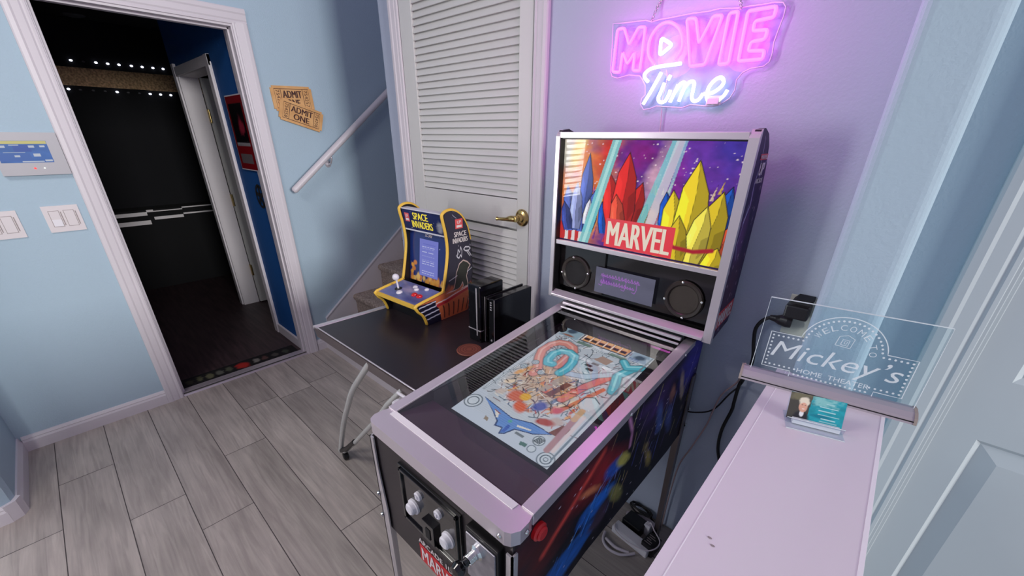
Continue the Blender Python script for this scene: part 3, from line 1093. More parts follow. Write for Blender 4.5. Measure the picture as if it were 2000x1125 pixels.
for pts in ([(2.304, 1.652), (2.291, 1.664), (2.291, 1.674), (2.306, 1.684), (2.335, 1.688), (2.37, 1.689), (2.397, 1.69)],
            [(2.342, 1.673), (2.319, 1.63), (2.297, 1.593)],
            [(2.356, 1.646), (2.348, 1.622), (2.343, 1.607), (2.35, 1.597), (2.365, 1.598), (2.374, 1.615), (2.377, 1.627)],
            [(2.371, 1.664), (2.365, 1.652)],
            [(2.381, 1.595), (2.391, 1.62), (2.398, 1.639)],
            [(2.393, 1.622), (2.402, 1.638), (2.414, 1.643), (2.418, 1.634), (2.412, 1.614), (2.407, 1.596)],
            [(2.411, 1.614), (2.421, 1.636), (2.434, 1.644), (2.443, 1.640), (2.443, 1.622), (2.443, 1.604), (2.452, 1.595), (2.464, 1.599), (2.473, 1.613)],
            [(2.475, 1.612), (2.497, 1.613), (2.516, 1.625), (2.522, 1.638), (2.513, 1.648), (2.499, 1.644), (2.486, 1.628), (2.484, 1.607), (2.492, 1.593), (2.508, 1.590), (2.527, 1.602), (2.536, 1.618)]):
    neon('white_stroke', pts, 0.0048, M['neonw'])
b = MB()
b.box(2.484, 2.524, YN + 0.003, YN + 0.006, 1.583, 1.606)
b.box(2.489, 2.520, YN - 0.006, YN + 0.003, 1.585, 1.600)
b.build('power_block', M['white'], ns, bevel=0.002)
for pts in ([(2.292, YN, 1.802), (2.296, YB - 0.012, 1.833), (2.304, YB - 0.006, 1.855), (2.316, YB - 0.004, 1.905)], [(2.530, YN, 1.793), (2.520, YB - 0.012, 1.814), (2.508, YB - 0.006, 1.840), (2.50, YB - 0.004, 1.905)]):
    b = MB()
    P = smooth(pts, 5)
    for k in range(len(P) - 1):
        p, q = Vector(P[k]), Vector(P[k + 1])
        c_, d_ = (p + q) / 2, (q - p).normalized()
        s_ = d_.cross(Y3).normalized() if k % 2 else Vector((0, 1, 0))
        L_ = (q - p).length * 0.72
        b.tube([c_ + d_ * (L_ * math.cos(t)) + s_ * 0.0035 * math.sin(t) for t in np.linspace(0, 2 * math.pi, 10)[:-1]], 0.0011, 5, closed=True)
    b.build('hanging_chain', M['chrome'], ns)
b = MB()
b.tube(smooth([(2.351, YN + 0.012, 1.679), (2.357, YN + 0.012, 1.657), (2.352, YN + 0.012, 1.60), (2.354, YN + 0.014, 1.569), (2.357, YN + 0.016, 1.50), (2.36, YN + 0.016, 1.2)], 5), 0.0018, 6)
b.build('cord', M['whitec'], ns)
for gx in (-0.10, 0.11):
    pl_ = bpy.data.lights.new('neon_light', 'POINT')
    pl_.energy = 1.5
    pl_.color = (1.0, 0.16, 0.85)
    pl_.shadow_soft_size = 0.06
    plo = bpy.data.objects.new('neon_light', pl_)
    COL.objects.link(plo)
    plo.parent = ns
    plo.location = (gx, -0.20, 0.04)

# ------------------------------------------------------------------ pinball machine
XL, XR = 2.135, 2.63
YF, YK = 0.37, 1.29
def zt(y):
    return 0.852 + (y - 0.37) * 0.108


pm = thing('pinball_machine', 'pinball machine with a lit comic backglass and colourful side art', 'pinball machine', (2.3825, 0.83, 0))
b = MB()
prof = [(YF + 0.006, 0.47), (YF + 0.006, zt(YF) - 0.034), (YF + 0.1, zt(YF + 0.1) - 0.028), (YK, zt(YK) - 0.002), (YK, 0.55), (1.16, 0.53), (0.66, 0.52)]
b.prism(prof, 'x', XL + 0.003, XL + 0.018)
b.prism(prof, 'x', XR - 0.018, XR - 0.003)
b.box(XL + 0.018, XR - 0.018, YF + 0.006, YF + 0.022, 0.47, zt(YF) - 0.034)
b.box(XL + 0.018, XR - 0.018, YK - 0.015, YK, 0.55, zt(YK) - 0.01)
b.hexa([(XL + 0.018, YF + 0.02, 0.475), (XR - 0.018, YF + 0.02, 0.475), (XR - 0.018, YK - 0.015, 0.56), (XL + 0.018, YK - 0.015, 0.56)],
       [(XL + 0.018, YF + 0.02, 0.49), (XR - 0.018, YF + 0.02, 0.49), (XR - 0.018, YK - 0.015, 0.575), (XL + 0.018, YK - 0.015, 0.575)])
b.build('cabinet', M['brownblk'], pm, bevel=0.0015)

# printed side art
def side_art(seed):
    a = Art(340, 160, (16, 13, 24))
    a.mottle(6, 0.5, seed)
    a.blob(0.10, 0.70, 0.14, 0.3, (74, 22, 26), 0.8, 0, 0.5, 4)
    a.blob(0.33, 0.75, 0.16, 0.30, (122, 26, 32), 0.9, 25, 0.4, 5)
    a.line([(0.10, 0.62), (0.20, 0.74), (0.34, 0.92)], 0.09, (206, 70, 60), 2.2, 0.8, 1.0)
    a.blob(0.66, 0.75, 0.18, 0.3, (60, 36, 92), 0.9, 0, 0.5, 6)
    a.blob(0.92, 0.80, 0.14, 0.35, (44, 38, 128), 0.8, 0, 0.4, 7)
    a.blob(0.20, 0.22, 0.17, 0.16, (22, 78, 150), 0.35, 38, 0.35, 8)
    a.blob(0.33, 0.45, 0.10, 0.13, (28, 92, 176), 0.35, 30, 0.4, 9)
    a.blob(0.12, 0.05, 0.08, 0.10, (20, 62, 128), 0.4, 40, 0.4, 19)
    a.blob(0.42, 0.62, 0.06, 0.10, (36, 70, 150), 0.5, 20, 0.4, 10)
    a.blob(0.475, 0.58, 0.035, 0.11, (158, 150, 74), 0.5, 20, 0.5, 11)
    a.blob(0.45, 0.30, 0.035, 0.18, (120, 116, 60), 0.6, 15, 0.5, 12)
    a.blob(0.36, 0.25, 0.06, 0.16, (60, 44, 60), 0.6, 0, 0.5, 13)
    a.blob(0.30, 0.66, 0.03, 0.10, (190, 110, 74), 0.6, 30, 0.5, 21)
    a.line([(0.47, 0.96), (0.50, 0.80), (0.50, 0.66)], 0.055, (190, 130, 170), 2.2, 0.9, 1.0)
    a.blob(0.62, 0.45, 0.05, 0.22, (26, 22, 34), 0.5, 10, 0.4, 14)
    a.blob(0.70, 0.60, 0.035, 0.20, (66, 84, 140), 0.6, 8, 0.6, 15)
    a.blob(0.665, 0.25, 0.03, 0.22, (142, 124, 64), 0.6, 12, 0.5, 16)
    a.blob(0.78, 0.72, 0.03, 0.14, (128, 84, 74), 0.6, 5, 0.6, 17)
    a.blob(0.80, 0.42, 0.035, 0.24, (56, 66, 116), 0.6, 8, 0.6, 18)
    a.blob(0.87, 0.62, 0.02, 0.24, (150, 130, 120), 0.7, 10, 0.6, 20)
    for x0, y0_, x1, y1_, c in ((0.30, 0.5, 0.38, 0.62, (150, 170, 220)), (0.60, 0.30, 0.68, 0.62, (170, 150, 150)), (0.72, 0.25, 0.76, 0.7, (120, 130, 180)), (0.90, 0.5, 0.95, 0.9, (140, 120, 200)), (0.40, 0.2, 0.46, 0.5, (110, 130, 170)), (0.52, 0.55, 0.60, 0.80, (150, 130, 150))):
        a.line([(x0, y0_), (x1, y1_)], 0.012, c, 2.2, 0.7, 1.0)
    r_ = np.random.RandomState(seed)
    for i in range(26):      # folds and highlights over the blue mass
        t = r_.uniform(0, 1)
        x, y = 0.06 + 0.34 * t + r_.uniform(-0.05, 0.05), 0.06 + 0.50 * t + r_.uniform(-0.08, 0.08)
        a.line([(x, y), (x + r_.uniform(0.02, 0.05), y + r_.uniform(0.05, 0.14))], r_.uniform(0.006, 0.02), ((64, 140, 220), (10, 34, 80), (40, 104, 190))[i % 3], 2.2, 0.7, 0.8)
    for i in range(46):      # slanted strokes over the darker half
        x, y = r_.uniform(0.36, 0.97), r_.uniform(0.12, 0.85)
        c = ((120, 130, 190), (150, 120, 80), (90, 60, 120), (20, 16, 30), (160, 150, 90), (60, 70, 150))[r_.randint(6)]
        a.line([(x, y), (x + r_.uniform(0.005, 0.03), y + r_.uniform(0.06, 0.2))], r_.uniform(0.006, 0.022), c, 2.2, 0.65, 0.8)
    a.mottle(14, 0.45, seed + 1)
    a.spots(60, (206, 190, 210), seed, 0.005)
    return a


sp = paintmat('printed_side_art', rough=0.45, spec=0.25)
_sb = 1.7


def side_pos(x):
    def f(u, v):
        y = YF + 0.012 + (YK - YF - 0.014) * u
        zb = np.where(y < 0.66, 0.472 + (y - YF - 0.006) * (0.05 / 0.284), np.where(y < 1.16, 0.522 + (y - 0.66) * 0.02, 0.532 + (y - 1.16) * 0.154))
        ztop = 0.822 + (y - 0.37) * 0.108
        return 0 * u + x, y, zb + (ztop + 0.024 * np.clip((y - 0.5) * 1.4, 0, 1) - zb) * v
    return f
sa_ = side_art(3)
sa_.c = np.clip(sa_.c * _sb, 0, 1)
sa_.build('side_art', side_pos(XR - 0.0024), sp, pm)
side_art(5).build('side_art', side_pos(XL + 0.0024), sp, pm)

# side rails and lockbar
for x0, x1 in ((XL, XL + 0.031), (XR - 0.031, XR)):
    b = MB()
    A, B = 0.43, 1.20
    b.hexa([(x0, A, zt(A) - 0.006), (x1, A, zt(A) - 0.006), (x1, B, zt(B) - 0.006), (x0, B, zt(B) - 0.006)],
           [(x0, A, zt(A)), (x1, A, zt(A)), (x1, B, zt(B)), (x0, B, zt(B))])
    xo = x0 if x0 == XL else XR - 0.0045
    b.hexa([(xo, A, zt(A) - 0.030), (xo + 0.0045, A, zt(A) - 0.030), (xo + 0.0045, B, zt(B) - 0.018), (xo, B, zt(B) - 0.018)],
           [(xo, A, zt(A) - 0.003), (xo + 0.0045, A, zt(A) - 0.003), (xo + 0.0045, B, zt(B) - 0.003), (xo, B, zt(B) - 0.003)])
    b.build('side_rail', M['lock'], pm, bevel=0.0012)
b = MB()
c = 0.02
plan = [(XL + 0.003, 0.432), (XL - 0.002, 0.415), (XL - 0.003, YF + c), (XL + 0.006, YF + 0.004), (XL + 0.018, YF - 0.002), (XR - 0.018, YF - 0.002), (XR - 0.006, YF + 0.004), (XR + 0.003, YF + c), (XR + 0.002, 0.415), (XR - 0.003, 0.432)]
zz = zt(0.39)
b.prism(plan, 'z', zz - 0.036, zz)
b.build('lockbar', M['lock'], pm, bevel=0.006, seg=3)
b = MB()
b.hexa([(XL + 0.026, 0.418, zz - 0.001), (XR - 0.040, 0.414, zz - 0.001), (XR - 0.038, 0.430, zz - 0.001), (XL + 0.026, 0.434, zz - 0.001)],
       [(XL + 0.026, 0.418, zz + 0.0016), (XR - 0.040, 0.414, zz + 0.0016), (XR - 0.038, 0.430, zz + 0.003), (XL + 0.026, 0.434, zz + 0.003)])
b.build('glass_channel', mat('bright_channel', (238, 234, 234), 0.3, 0.15), pm)
for (x, y, z, ax) in ((XR + 0.004, 0.407, zz - 0.018, (1, 0, 0)), (XR - 0.03, YF - 0.003, zz - 0.02, (0, -1, 0)), (XR + 0.002, 0.80, zt(0.80) - 0.012, (1, 0, 0)), (XR + 0.002, 1.12, zt(1.12) - 0.01, (1, 0, 0))):
    b = MB()
    b.lathe([(0, 0.004), (0.004, 0.003), (0.0055, 0.0)], (x, y, z), ax, 12)
    b.build('screw', M['chrome'], pm)

# under the glass: apron, surround, screen
pf = lambda x, y: (x, y, 0.805 + (y - 0.58) * 0.1316)
b = MB()
x0, x1 = XL + 0.031, XR - 0.031
b.hexa([(x0, 0.43, 0.80), (x1, 0.43, 0.80), (x1, 0.548, 0.79), (x0, 0.548, 0.79)], [(x0, 0.43, 0.848), (x1, 0.43, 0.848), (x1, 0.548, 0.832), (x0, 0.548, 0.832)])
b.build('apron', M['plum'], pm)
b = MB()
b.hexa([(x0, 0.548, 0.77), (x1, 0.548, 0.77), (x1, 1.17, 0.85), (x0, 1.17, 0.85)], [(x0, 0.548, 0.797), (x1, 0.548, 0.797), (x1, 1.17, 0.879), (x0, 1.17, 0.879)])
b.box(x0, x0 + 0.004, 0.55, 1.17, 0.79, 0.86)
b.hexa([(x0, 1.165, 0.86), (x1, 1.165, 0.86), (x1, 1.18, 0.86), (x0, 1.18, 0.86)], [(x0, 1.165, 0.93), (x1, 1.165, 0.93), (x1, 1.18, 0.93), (x0, 1.18, 0.93)])
b.hexa([(x0 + 0.02, 1.12, 0.876), (x1 - 0.02, 1.12, 0.876), (x1 - 0.02, 1.165, 0.90), (x0 + 0.02, 1.165, 0.90)], [(x0 + 0.02, 1.14, 0.90), (x1 - 0.02, 1.14, 0.90), (x1 - 0.02, 1.165, 0.915), (x0 + 0.02, 1.165, 0.915)], 1)
for xx in (XL + 0.07, XR - 0.045):
    b.lathe([(0.016, 0), (0.018, 0.006), (0.013, 0.008), (0.0, 0.006)], (xx, 1.10, 0.872), (0, -0.1, 1), 20, 0)
b.build('playfield_surround', [M['blkm'], M['smoke']], pm)
# inner side panel, printed at its far end
for side, xx in ((-1, x0), (1, x1)):
    b = MB()
    xa = xx + 0.001 if side < 0 else xx - 0.001
    b.add([(xa, 0.55, 0.80), (xa, 1.165, 0.88), (xa, 1.165, zt(1.165) - 0.006), (xa, 0.55, zt(0.55) - 0.006)], [(0, 1, 2, 3)])
    b.build('inner_side', M['blkg'] if side < 0 else M['smoke'], pm)
# lit playfield picture
a = Art(210, 350, (196, 204, 216))
AS = 0.6
rn = np.random.RandomState(9)
a.mottle(9, 0.12, 3)
a.blob(0.45, 0.42, 0.42, 0.22, (206, 178, 156), 0.6, 0, 0.4, 4)
a.blob(0.25, 0.47, 0.16, 0.10, (206, 168, 136), 0.5, 20, 0.5, 5)
a.blob(0.62, 0.42, 0.12, 0.06, (196, 150, 120), 0.5, 20, 0.5, 6)
def orb(seed, n, bx, cs, rx, ry):
    rr = np.random.RandomState(seed)
    for i in range(n):
        a.blob(rr.uniform(bx[0], bx[1]), rr.uniform(bx[2], bx[3]), rx * rr.uniform(0.5, 1.2), ry * rr.uniform(0.5, 1.2), cs[rr.randint(len(cs))], 0.5, rr.uniform(0, 90), 0.4, i)
orb(1, 26, (0.08, 0.85, 0.22, 0.5), [(214, 130, 90), (230, 170, 110), (196, 90, 80), (150, 110, 90), (236, 214, 190), (120, 140, 170)], 0.05, 0.025)
# line drawing everywhere
for i in range(330):
    x, y = rn.uniform(0.05, 0.93), rn.uniform(0.18, 0.94)
    an = rn.uniform(0, math.pi)
    L_ = rn.uniform(0.02, 0.07)
    dx, dy = L_ * math.cos(an) / AS, L_ * math.sin(an)
    c = [(40, 52, 60), (74, 96, 110), (240, 244, 250), (110, 60, 60), (60, 90, 110)][rn.randint(5)]
    a.line([(x, y), (x + dx / 2 + rn.uniform(-.02, .02), y + dy / 2), (x + dx, y + dy)], 0.006, c, AS, 0.85, 0.6)
a.line([(0.03, 0.12), (0.05, 0.55), (0.04, 0.75), (0.08, 0.84), (0.2, 0.88), (0.6, 0.83), (0.95, 0.86)], 0.012, (84, 104, 120), AS)
a.line([(0.03, 0.12), (0.05, 0.55), (0.04, 0.75), (0.08, 0.84), (0.2, 0.88), (0.6, 0.83), (0.95, 0.86)], 0.005, (230, 238, 246), AS)
# top scoreboard
a.poly([(0.02, 0.86), (0.24, 0.86), (0.24, 0.99), (0.02, 0.99)], (150, 176, 192))
a.blob(0.12, 0.93, 0.07, 0.035, (66, 84, 104), 0.4, 10, 0.6, 3)
a.blob(0.13, 0.88, 0.09, 0.014, (150, 100, 84), 0.4, 0, 0.4, 3)
a.poly([(0.27, 0.885), (0.76, 0.885), (0.775, 0.972), (0.27, 0.975)], (226, 160, 110))
for i in range(6):
    x = 0.29 + i * 0.08
    a.poly([(x, 0.897), (x + 0.058, 0.897), (x + 0.058, 0.922), (x, 0.922)], (58, 40, 40))
    a.poly([(x, 0.93), (x + 0.03, 0.965), (x + 0.06, 0.93)], (240, 190, 140))
    a.line([(x - 0.01, 0.885), (x - 0.01, 0.972)], 0.006, (240, 240, 240), AS)
a.line([(0.26, 0.88), (0.77, 0.88), (0.78, 0.975), (0.26, 0.98), (0.26, 0.88)], 0.008, (60, 70, 80), AS)
a.poly([(0.26, 0.84), (0.42, 0.84), (0.44, 0.868), (0.27, 0.868)], (110, 134, 126))
a.poly([(0.62, 0.84), (0.8, 0.84), (0.8, 0.868), (0.64, 0.868)], (110, 134, 126))
a.poly([(0.80, 0.86), (0.98, 0.86), (0.98, 0.96), (0.80, 0.96)], (160, 180, 200))
a.blob(0.88, 0.91, 0.06, 0.03, (66, 84, 104), 0.5, 10, 0.6, 8)
for y in (0.862, 0.874, 0.886):
    a.line([(0.80, y), (0.9, y)], 0.005, (70, 90, 160), AS)
# pink ramp
RP = [(0.24, 0.46), (0.23, 0.50), (0.12, 0.60), (0.075, 0.66), (0.085, 0.74), (0.13, 0.785), (0.21, 0.80), (0.29, 0.785), (0.335, 0.75), (0.345, 0.68), (0.35, 0.59)]
a.line(RP, 0.072, (70, 60, 66), AS)
a.line(RP, 0.062, (222, 146, 138), AS)
a.line([(p[0] - 0.012, p[1] + 0.006) for p in RP], 0.014, (238, 186, 176), AS)
a.blob(0.2, 0.7, 0.06, 0.04, (186, 200, 210), 0.4, 0, 0.3, 8)
for i in range(7):
    t = i / 6 * math.pi
    a.line([(0.2, 0.71), (0.2 + 0.09 * math.cos(t), 0.71 + 0.045 * math.sin(t))], 0.006, (50, 60, 70), AS)
# tan slope on the left, rollover lanes
RD = [(0.82, 0.675), (0.716, 0.525), (0.655, 0.38)]
a.poly([(0.56, 0.50), (0.62, 0.50), (0.56, 0.36), (0.50, 0.36)], (112, 74, 72))
a.poly([(0.47, 0.53), (0.55, 0.53), (0.48, 0.37), (0.42, 0.37)], (176, 160, 150))
a.line(RD, 0.062, (70, 50, 56), AS)
a.line(RD, 0.052, (220, 128, 124), AS)
a.line([(0.86, 0.56), (0.72, 0.30)], 0.03, (206, 120, 96), AS)
a.line([(0.44, 0.555), (0.64, 0.595), (0.84, 0.71)], 0.05, (96, 108, 124), AS)
a.line([(0.44, 0.555), (0.64, 0.595), (0.84, 0.71)], 0.042, (190, 202, 220), AS)
# cyan loop and cyan branch
RC = [(0.43, 0.545), (0.445, 0.60), (0.43, 0.66), (0.39, 0.715), (0.31, 0.735), (0.235, 0.715), (0.20, 0.67), (0.215, 0.61), (0.25, 0.58), (0.29, 0.585)]
for R_, w in ((RC, 0.060), ([(0.97, 0.83), (0.91, 0.79), (0.86, 0.70), (0.90, 0.63), (0.93, 0.575)], 0.056), ([(0.80, 0.83), (0.87, 0.79), (0.97, 0.83)], 0.05)):
    a.line(R_, w + 0.010, (40, 84, 100), AS)
    a.line(R_, w, (92, 186, 206), AS)
    a.line([(p[0] - 0.008, p[1] + 0.008) for p in R_], 0.014, (150, 220, 232), AS)
a.poly([(0.55, 0.66), (0.70, 0.66), (0.68, 0.74), (0.55, 0.74)], (176, 186, 200))
for x, y in ((0.61, 0.66), (0.61, 0.72), (0.57, 0.69)):
    a.poly([(x - 0.035, y - 0.009), (x + 0.035, y - 0.009), (x + 0.04, y + 0.011), (x - 0.03, y + 0.011)], (52, 52, 60))
a.poly([(0.56, 0.755), (0.70, 0.745), (0.72, 0.80), (0.60, 0.81)], (176, 150, 140))
for x, y in ((0.10, 0.48), (0.15, 0.545), (0.29, 0.49)):
    for r_, c in ((0.040, (70, 86, 98)), (0.033, (186, 200, 214)), (0.024, (90, 108, 120)), (0.020, (196, 206, 216)), (0.012, (150, 166, 178))):
        a.blob(x, y, r_, r_ * AS, c, 0.1, 0, 0)
for i in range(150):
    x, y = rn.uniform(0.12, 0.90), rn.uniform(0.19, 0.52)
    an = rn.uniform(0, math.pi)
    L_ = rn.uniform(0.012, 0.04)
    c = [(60, 40, 40), (190, 70, 60), (236, 228, 216), (50, 70, 120), (220, 160, 90), (90, 60, 50)][rn.randint(6)]
    a.line([(x, y), (x + L_ * math.cos(an) / AS, y + L_ * math.sin(an))], rn.uniform(0.004, 0.010), c, AS, 0.85, 0.6)
# lower figures reduced to colour masses
a.blob(0.33, 0.27, 0.10, 0.05, (210, 110, 90), 0.5, 0, 0.5, 21)
a.blob(0.40, 0.285, 0.05, 0.03, (232, 178, 70), 0.4, 0, 0.4, 22)
a.blob(0.43, 0.215, 0.09, 0.04, (220, 104, 74), 0.5, -10, 0.5, 23)
a.blob(0.57, 0.275, 0.07, 0.04, (78, 92, 170), 0.5, 10, 0.5, 24)
a.blob(0.70, 0.30, 0.06, 0.035, (206, 96, 110), 0.5, 10, 0.5, 25)
a.blob(0.78, 0.24, 0.08, 0.035, (196, 180, 176), 0.5, 10, 0.5, 26)
a.blob(0.70, 0.20, 0.08, 0.025, (170, 74, 70), 0.5, 10, 0.6, 27)
a.blob(0.17, 0.245, 0.05, 0.03, (206, 190, 184), 0.5, 10, 0.6, 28)
a.poly([(0.80, 0.165), (0.90, 0.165), (0.92, 0.24), (0.84, 0.24)], (120, 76, 66))
# apron of the picture: pale, with a blue winged chevron
a.poly([(0, 0), (0.93, 0), (0.93, 0.155), (0.64, 0.125), (0.40, 0.10), (0.13, 0.175), (0.10, 0.20), (0.0, 0.20)], (196, 206, 222))
a.poly([(0.115, 0.165), (0.30, 0.150), (0.48, 0.135), (0.64, 0.168), (0.84, 0.165), (0.72, 0.112), (0.58, 0.085), (0.545, 0.035), (0.505, 0.02), (0.485, 0.055), (0.42, 0.045), (0.40, 0.075), (0.30, 0.11)], (54, 74, 120))
a.poly([(0.125, 0.160), (0.30, 0.145), (0.48, 0.130), (0.64, 0.162), (0.82, 0.160), (0.71, 0.116), (0.57, 0.089), (0.535, 0.040), (0.51, 0.03), (0.490, 0.063), (0.43, 0.055), (0.41, 0.08), (0.30, 0.115)], (106, 148, 214))
a.poly([(0.50, 0.09), (0.53, 0.09), (0.535, 0.045), (0.505, 0.035)], (70, 104, 186))
a.poly([(0.30, 0.125), (0.36, 0.118), (0.385, 0.095), (0.37, 0.09)], (228, 224, 220))
a.poly([(0.56, 0.115), (0.68, 0.130), (0.68, 0.122), (0.57, 0.104)], (228, 224, 220))
a.line([(0.30, 0.128), (0.37, 0.12)], 0.006, (150, 80, 76), AS)
a.blob(0.49, 0.112, 0.02, 0.012, (96, 170, 170), 0.2, 0, 0)
a.poly([(0.29, 0.070), (0.33, 0.065), (0.345, 0.045), (0.30, 0.048)], (150, 136, 120))
a.poly([(0.60, 0.082), (0.68, 0.082), (0.68, 0.066), (0.60, 0.066)], (120, 130, 140))
for cx_, cy_, rs in ((0.075, 0.108, (0.085, 0.075, 0.055, 0.045)), (0.94, 0.037, (0.07, 0.062, 0.045, 0.036, 0.02, 0.014)), (0.795, 0.10, (0.05, 0.043)), (0.80, 0.045, (0.036, 0.03))):
    for k, r_ in enumerate(rs):
        a.blob(cx_, cy_, r_, r_ * AS, ((74, 90, 104), (204, 214, 226))[k % 2], 0.08, 0, 0)
for t in range(5):
    a.line([(0.765 + t * 0.012, 0.085), (0.78 + t * 0.012, 0.118)], 0.006, (60, 74, 84), AS)
a.poly([(0.70, 0.030), (0.755, 0.034), (0.75, 0.055), (0.69, 0.050)], (84, 120, 116))
a.line([(0.935, 0.09), (0.92, 0.34)], 0.022, (220, 206, 210), AS)
a.line([(0.895, 0.08), (0.875, 0.30)], 0.036, (176, 138, 146), AS)
a.line([(0.872, 0.30), (0.868, 0.37)], 0.036, (206, 170, 136), AS)
a.line([(0.972, 0.05), (0.955, 0.6), (0.985, 0.95)], 0.012, (120, 138, 152), AS)
a.blob(0.86, 0.43, 0.075, 0.05, (206, 214, 224), 0.15, 0, 0.1, 3)
a.line([(0.79, 0.40), (0.80, 0.46), (0.86, 0.485), (0.93, 0.46)], 0.007, (70, 84, 96), AS)
a.build('playfield_screen', lambda u, v: pf(2.2025 + 0.3425 * u, 0.582 + 0.567 * v), paintmat('lit_playfield', 0.80, 0.25), pm)
b = MB()
b.hexa([(x0, 0.434, zt(0.434) - 0.0055), (x1, 0.434, zt(0.434) - 0.0055), (x1, 1.16, zt(1.16) - 0.0055), (x0, 1.16, zt(1.16) - 0.0055)],
       [(x0, 0.434, zt(0.434) - 0.003), (x1, 0.434, zt(0.434) - 0.003), (x1, 1.16, zt(1.16) - 0.003), (x0, 1.16, zt(1.16) - 0.003)])
b.build('playfield_glass', M['pinglass'], pm)

# front: coin door, buttons, plunger
cdr = MB()
cdr.box(2.254, 2.484, YF - 0.001, YF + 0.006, 0.602, 0.786)
cdr.box(2.262, 2.476, YF - 0.006, YF, 0.770, 0.778)
cdr.box(2.262, 2.270, YF - 0.006, YF, 0.610, 0.778)
cdr.box(2.468, 2.476, YF - 0.006, YF, 0.610, 0.778)
cdr.box(2.262, 2.476, YF - 0.006, YF, 0.610, 0.618)
coin = cdr.build('coin_door', M['blkg'], pm, bevel=0.0015)
for x, z, r_ in ((2.311, 0.684, 0.0165), (2.441, 0.682, 0.0165)):
    b = MB()
    b.lathe([(r_ + 0.004, 0), (r_ + 0.004, 0.005), (r_, 0.006), (r_ - 0.001, 0.015), (r_ - 0.004, 0.018), (0, 0.018)], (x, YF - 0.001, z), (0, -1, 0), 24)
    b.build('push_button', M['white'], coin)
for x, z in ((2.336, 0.737), (2.410, 0.737)):
    b = MB()
    b.lathe([(0.0115, 0), (0.0115, 0.006), (0.008, 0.008), (0.006, 0.006), (0, 0.006)], (x, YF - 0.001, z), (0, -1, 0), 20)
    b.box(x - 0.002, x + 0.002, YF - 0.010, YF - 0.006, z - 0.006, z + 0.006, 0)
    b.build('round_switch', M['white'], coin)
b = MB()
b.box(2.352, 2.396, YF - 0.012, YF, 0.622, 0.684)
b.box(2.366, 2.384, YF - 0.014, YF - 0.012, 0.636, 0.668, 1)
b.build('coin_slot', [M['blkg'], M['blkm']], coin, bevel=0.003)
b = MB()
b.box(2.516, 2.606, YF - 0.013, YF + 0.006, 0.655, 0.800)
b.box(2.520, 2.602, YF - 0.017, YF - 0.013, 0.662, 0.790, 1)
pp = b.build('plunger_plate', [M['blk'], mat('plunger_steel', (176, 174, 182), 0.35, 0.7, noise=((150, 148, 158), 40))], pm, bevel=0.0015)
b = MB()
px, pz = 2.557, 0.766
b.lathe([(0.017, 0), (0.017, 0.006), (0.012, 0.010), (0.012, 0.014), (0.006, 0.015), (0.006, 0.034)], (px, YF - 0.017, pz), (0, -1, 0), 20)
sp_ = [(px + 0.010 * math.cos(t), YF - 0.031 - 0.016 * t / (2 * math.pi * 6), pz + 0.010 * math.sin(t)) for t in np.linspace(0, 2 * math.pi * 6, 90)]
b.tube(sp_, 0.0016, 6)
b.build('plunger_rod', M['chrome'], pp)
b = MB()
b.lathe([(0.0, 0.0), (0.0085, 0.0), (0.009, 0.008), (0.014, 0.014), (0.017, 0.022), (0.013, 0.031), (0.0, 0.034)], (px, YF - 0.047, pz), (0, -1, 0), 20)
b.build('plunger_knob', M['blkg'], pp)
bb_ = MB()
bb_.box(2.300, 2.466, YF + 0.0046, YF + 0.0058, 0.474, 0.536, 1)
bb_.text('MARVEL', (2.308, YF + 0.0040, 0.482), X3, Z3, 0.15, 0.046, 0.025, m=0)
bb_.text('ARCADE 1UP', (2.300, YF + 0.0040, 0.545), X3, Z3, 0.15, 0.018, 0.02, m=0)
bb_.build('front_logo', [M['whlogo'], M['redlogo']], pm)
for x, ax in ((XR + 0.001, (1, 0, 0)), (XL - 0.001, (-1, 0, 0))):
    b = MB()
    b.lathe([(0.020, -0.004), (0.020, 0.004), (0.017, 0.006), (0.0155, 0.0075), (0.0155, 0.010), (0.012, 0.013), (0, 0.013)], (x, 0.447, 0.800), ax, 28)
    b.build('flipper_button', M['red'], pm)
# legs
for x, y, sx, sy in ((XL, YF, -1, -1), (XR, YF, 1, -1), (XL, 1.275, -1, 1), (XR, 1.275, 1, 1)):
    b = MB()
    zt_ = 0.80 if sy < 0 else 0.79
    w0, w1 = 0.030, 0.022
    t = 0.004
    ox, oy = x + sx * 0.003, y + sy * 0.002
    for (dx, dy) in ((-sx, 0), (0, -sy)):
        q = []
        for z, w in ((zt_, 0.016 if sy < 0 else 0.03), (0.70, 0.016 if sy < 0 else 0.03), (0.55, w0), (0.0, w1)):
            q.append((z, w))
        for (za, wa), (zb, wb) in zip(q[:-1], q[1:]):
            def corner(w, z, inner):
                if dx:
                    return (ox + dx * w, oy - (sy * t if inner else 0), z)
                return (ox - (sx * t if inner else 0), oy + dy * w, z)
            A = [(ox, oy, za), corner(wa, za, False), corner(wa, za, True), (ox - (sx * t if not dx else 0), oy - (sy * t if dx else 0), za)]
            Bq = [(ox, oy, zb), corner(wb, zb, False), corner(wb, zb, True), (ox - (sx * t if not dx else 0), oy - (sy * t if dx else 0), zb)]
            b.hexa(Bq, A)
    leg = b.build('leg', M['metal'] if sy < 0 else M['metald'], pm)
    for z in ((0.596, 0.513) if sy < 0 else (0.65, 0.58)):
        h = MB()
        h.lathe([(0, 0.007), (0.006, 0.005), (0.008, 0.0)], (ox, oy, z), (sx, sy * 0.6, 0), 12)
        h.build('bolt', M['chrome'], leg)
    h = MB()
    h.lathe([(0.018, 0.0), (0.018, 0.008), (0.008, 0.014), (0.008, 0.03)], (ox - sx * 0.012, oy - sy * 0.012, 0.0), (0, 0, 1), 16)
    h.build('foot_pad', M['blk'], leg)

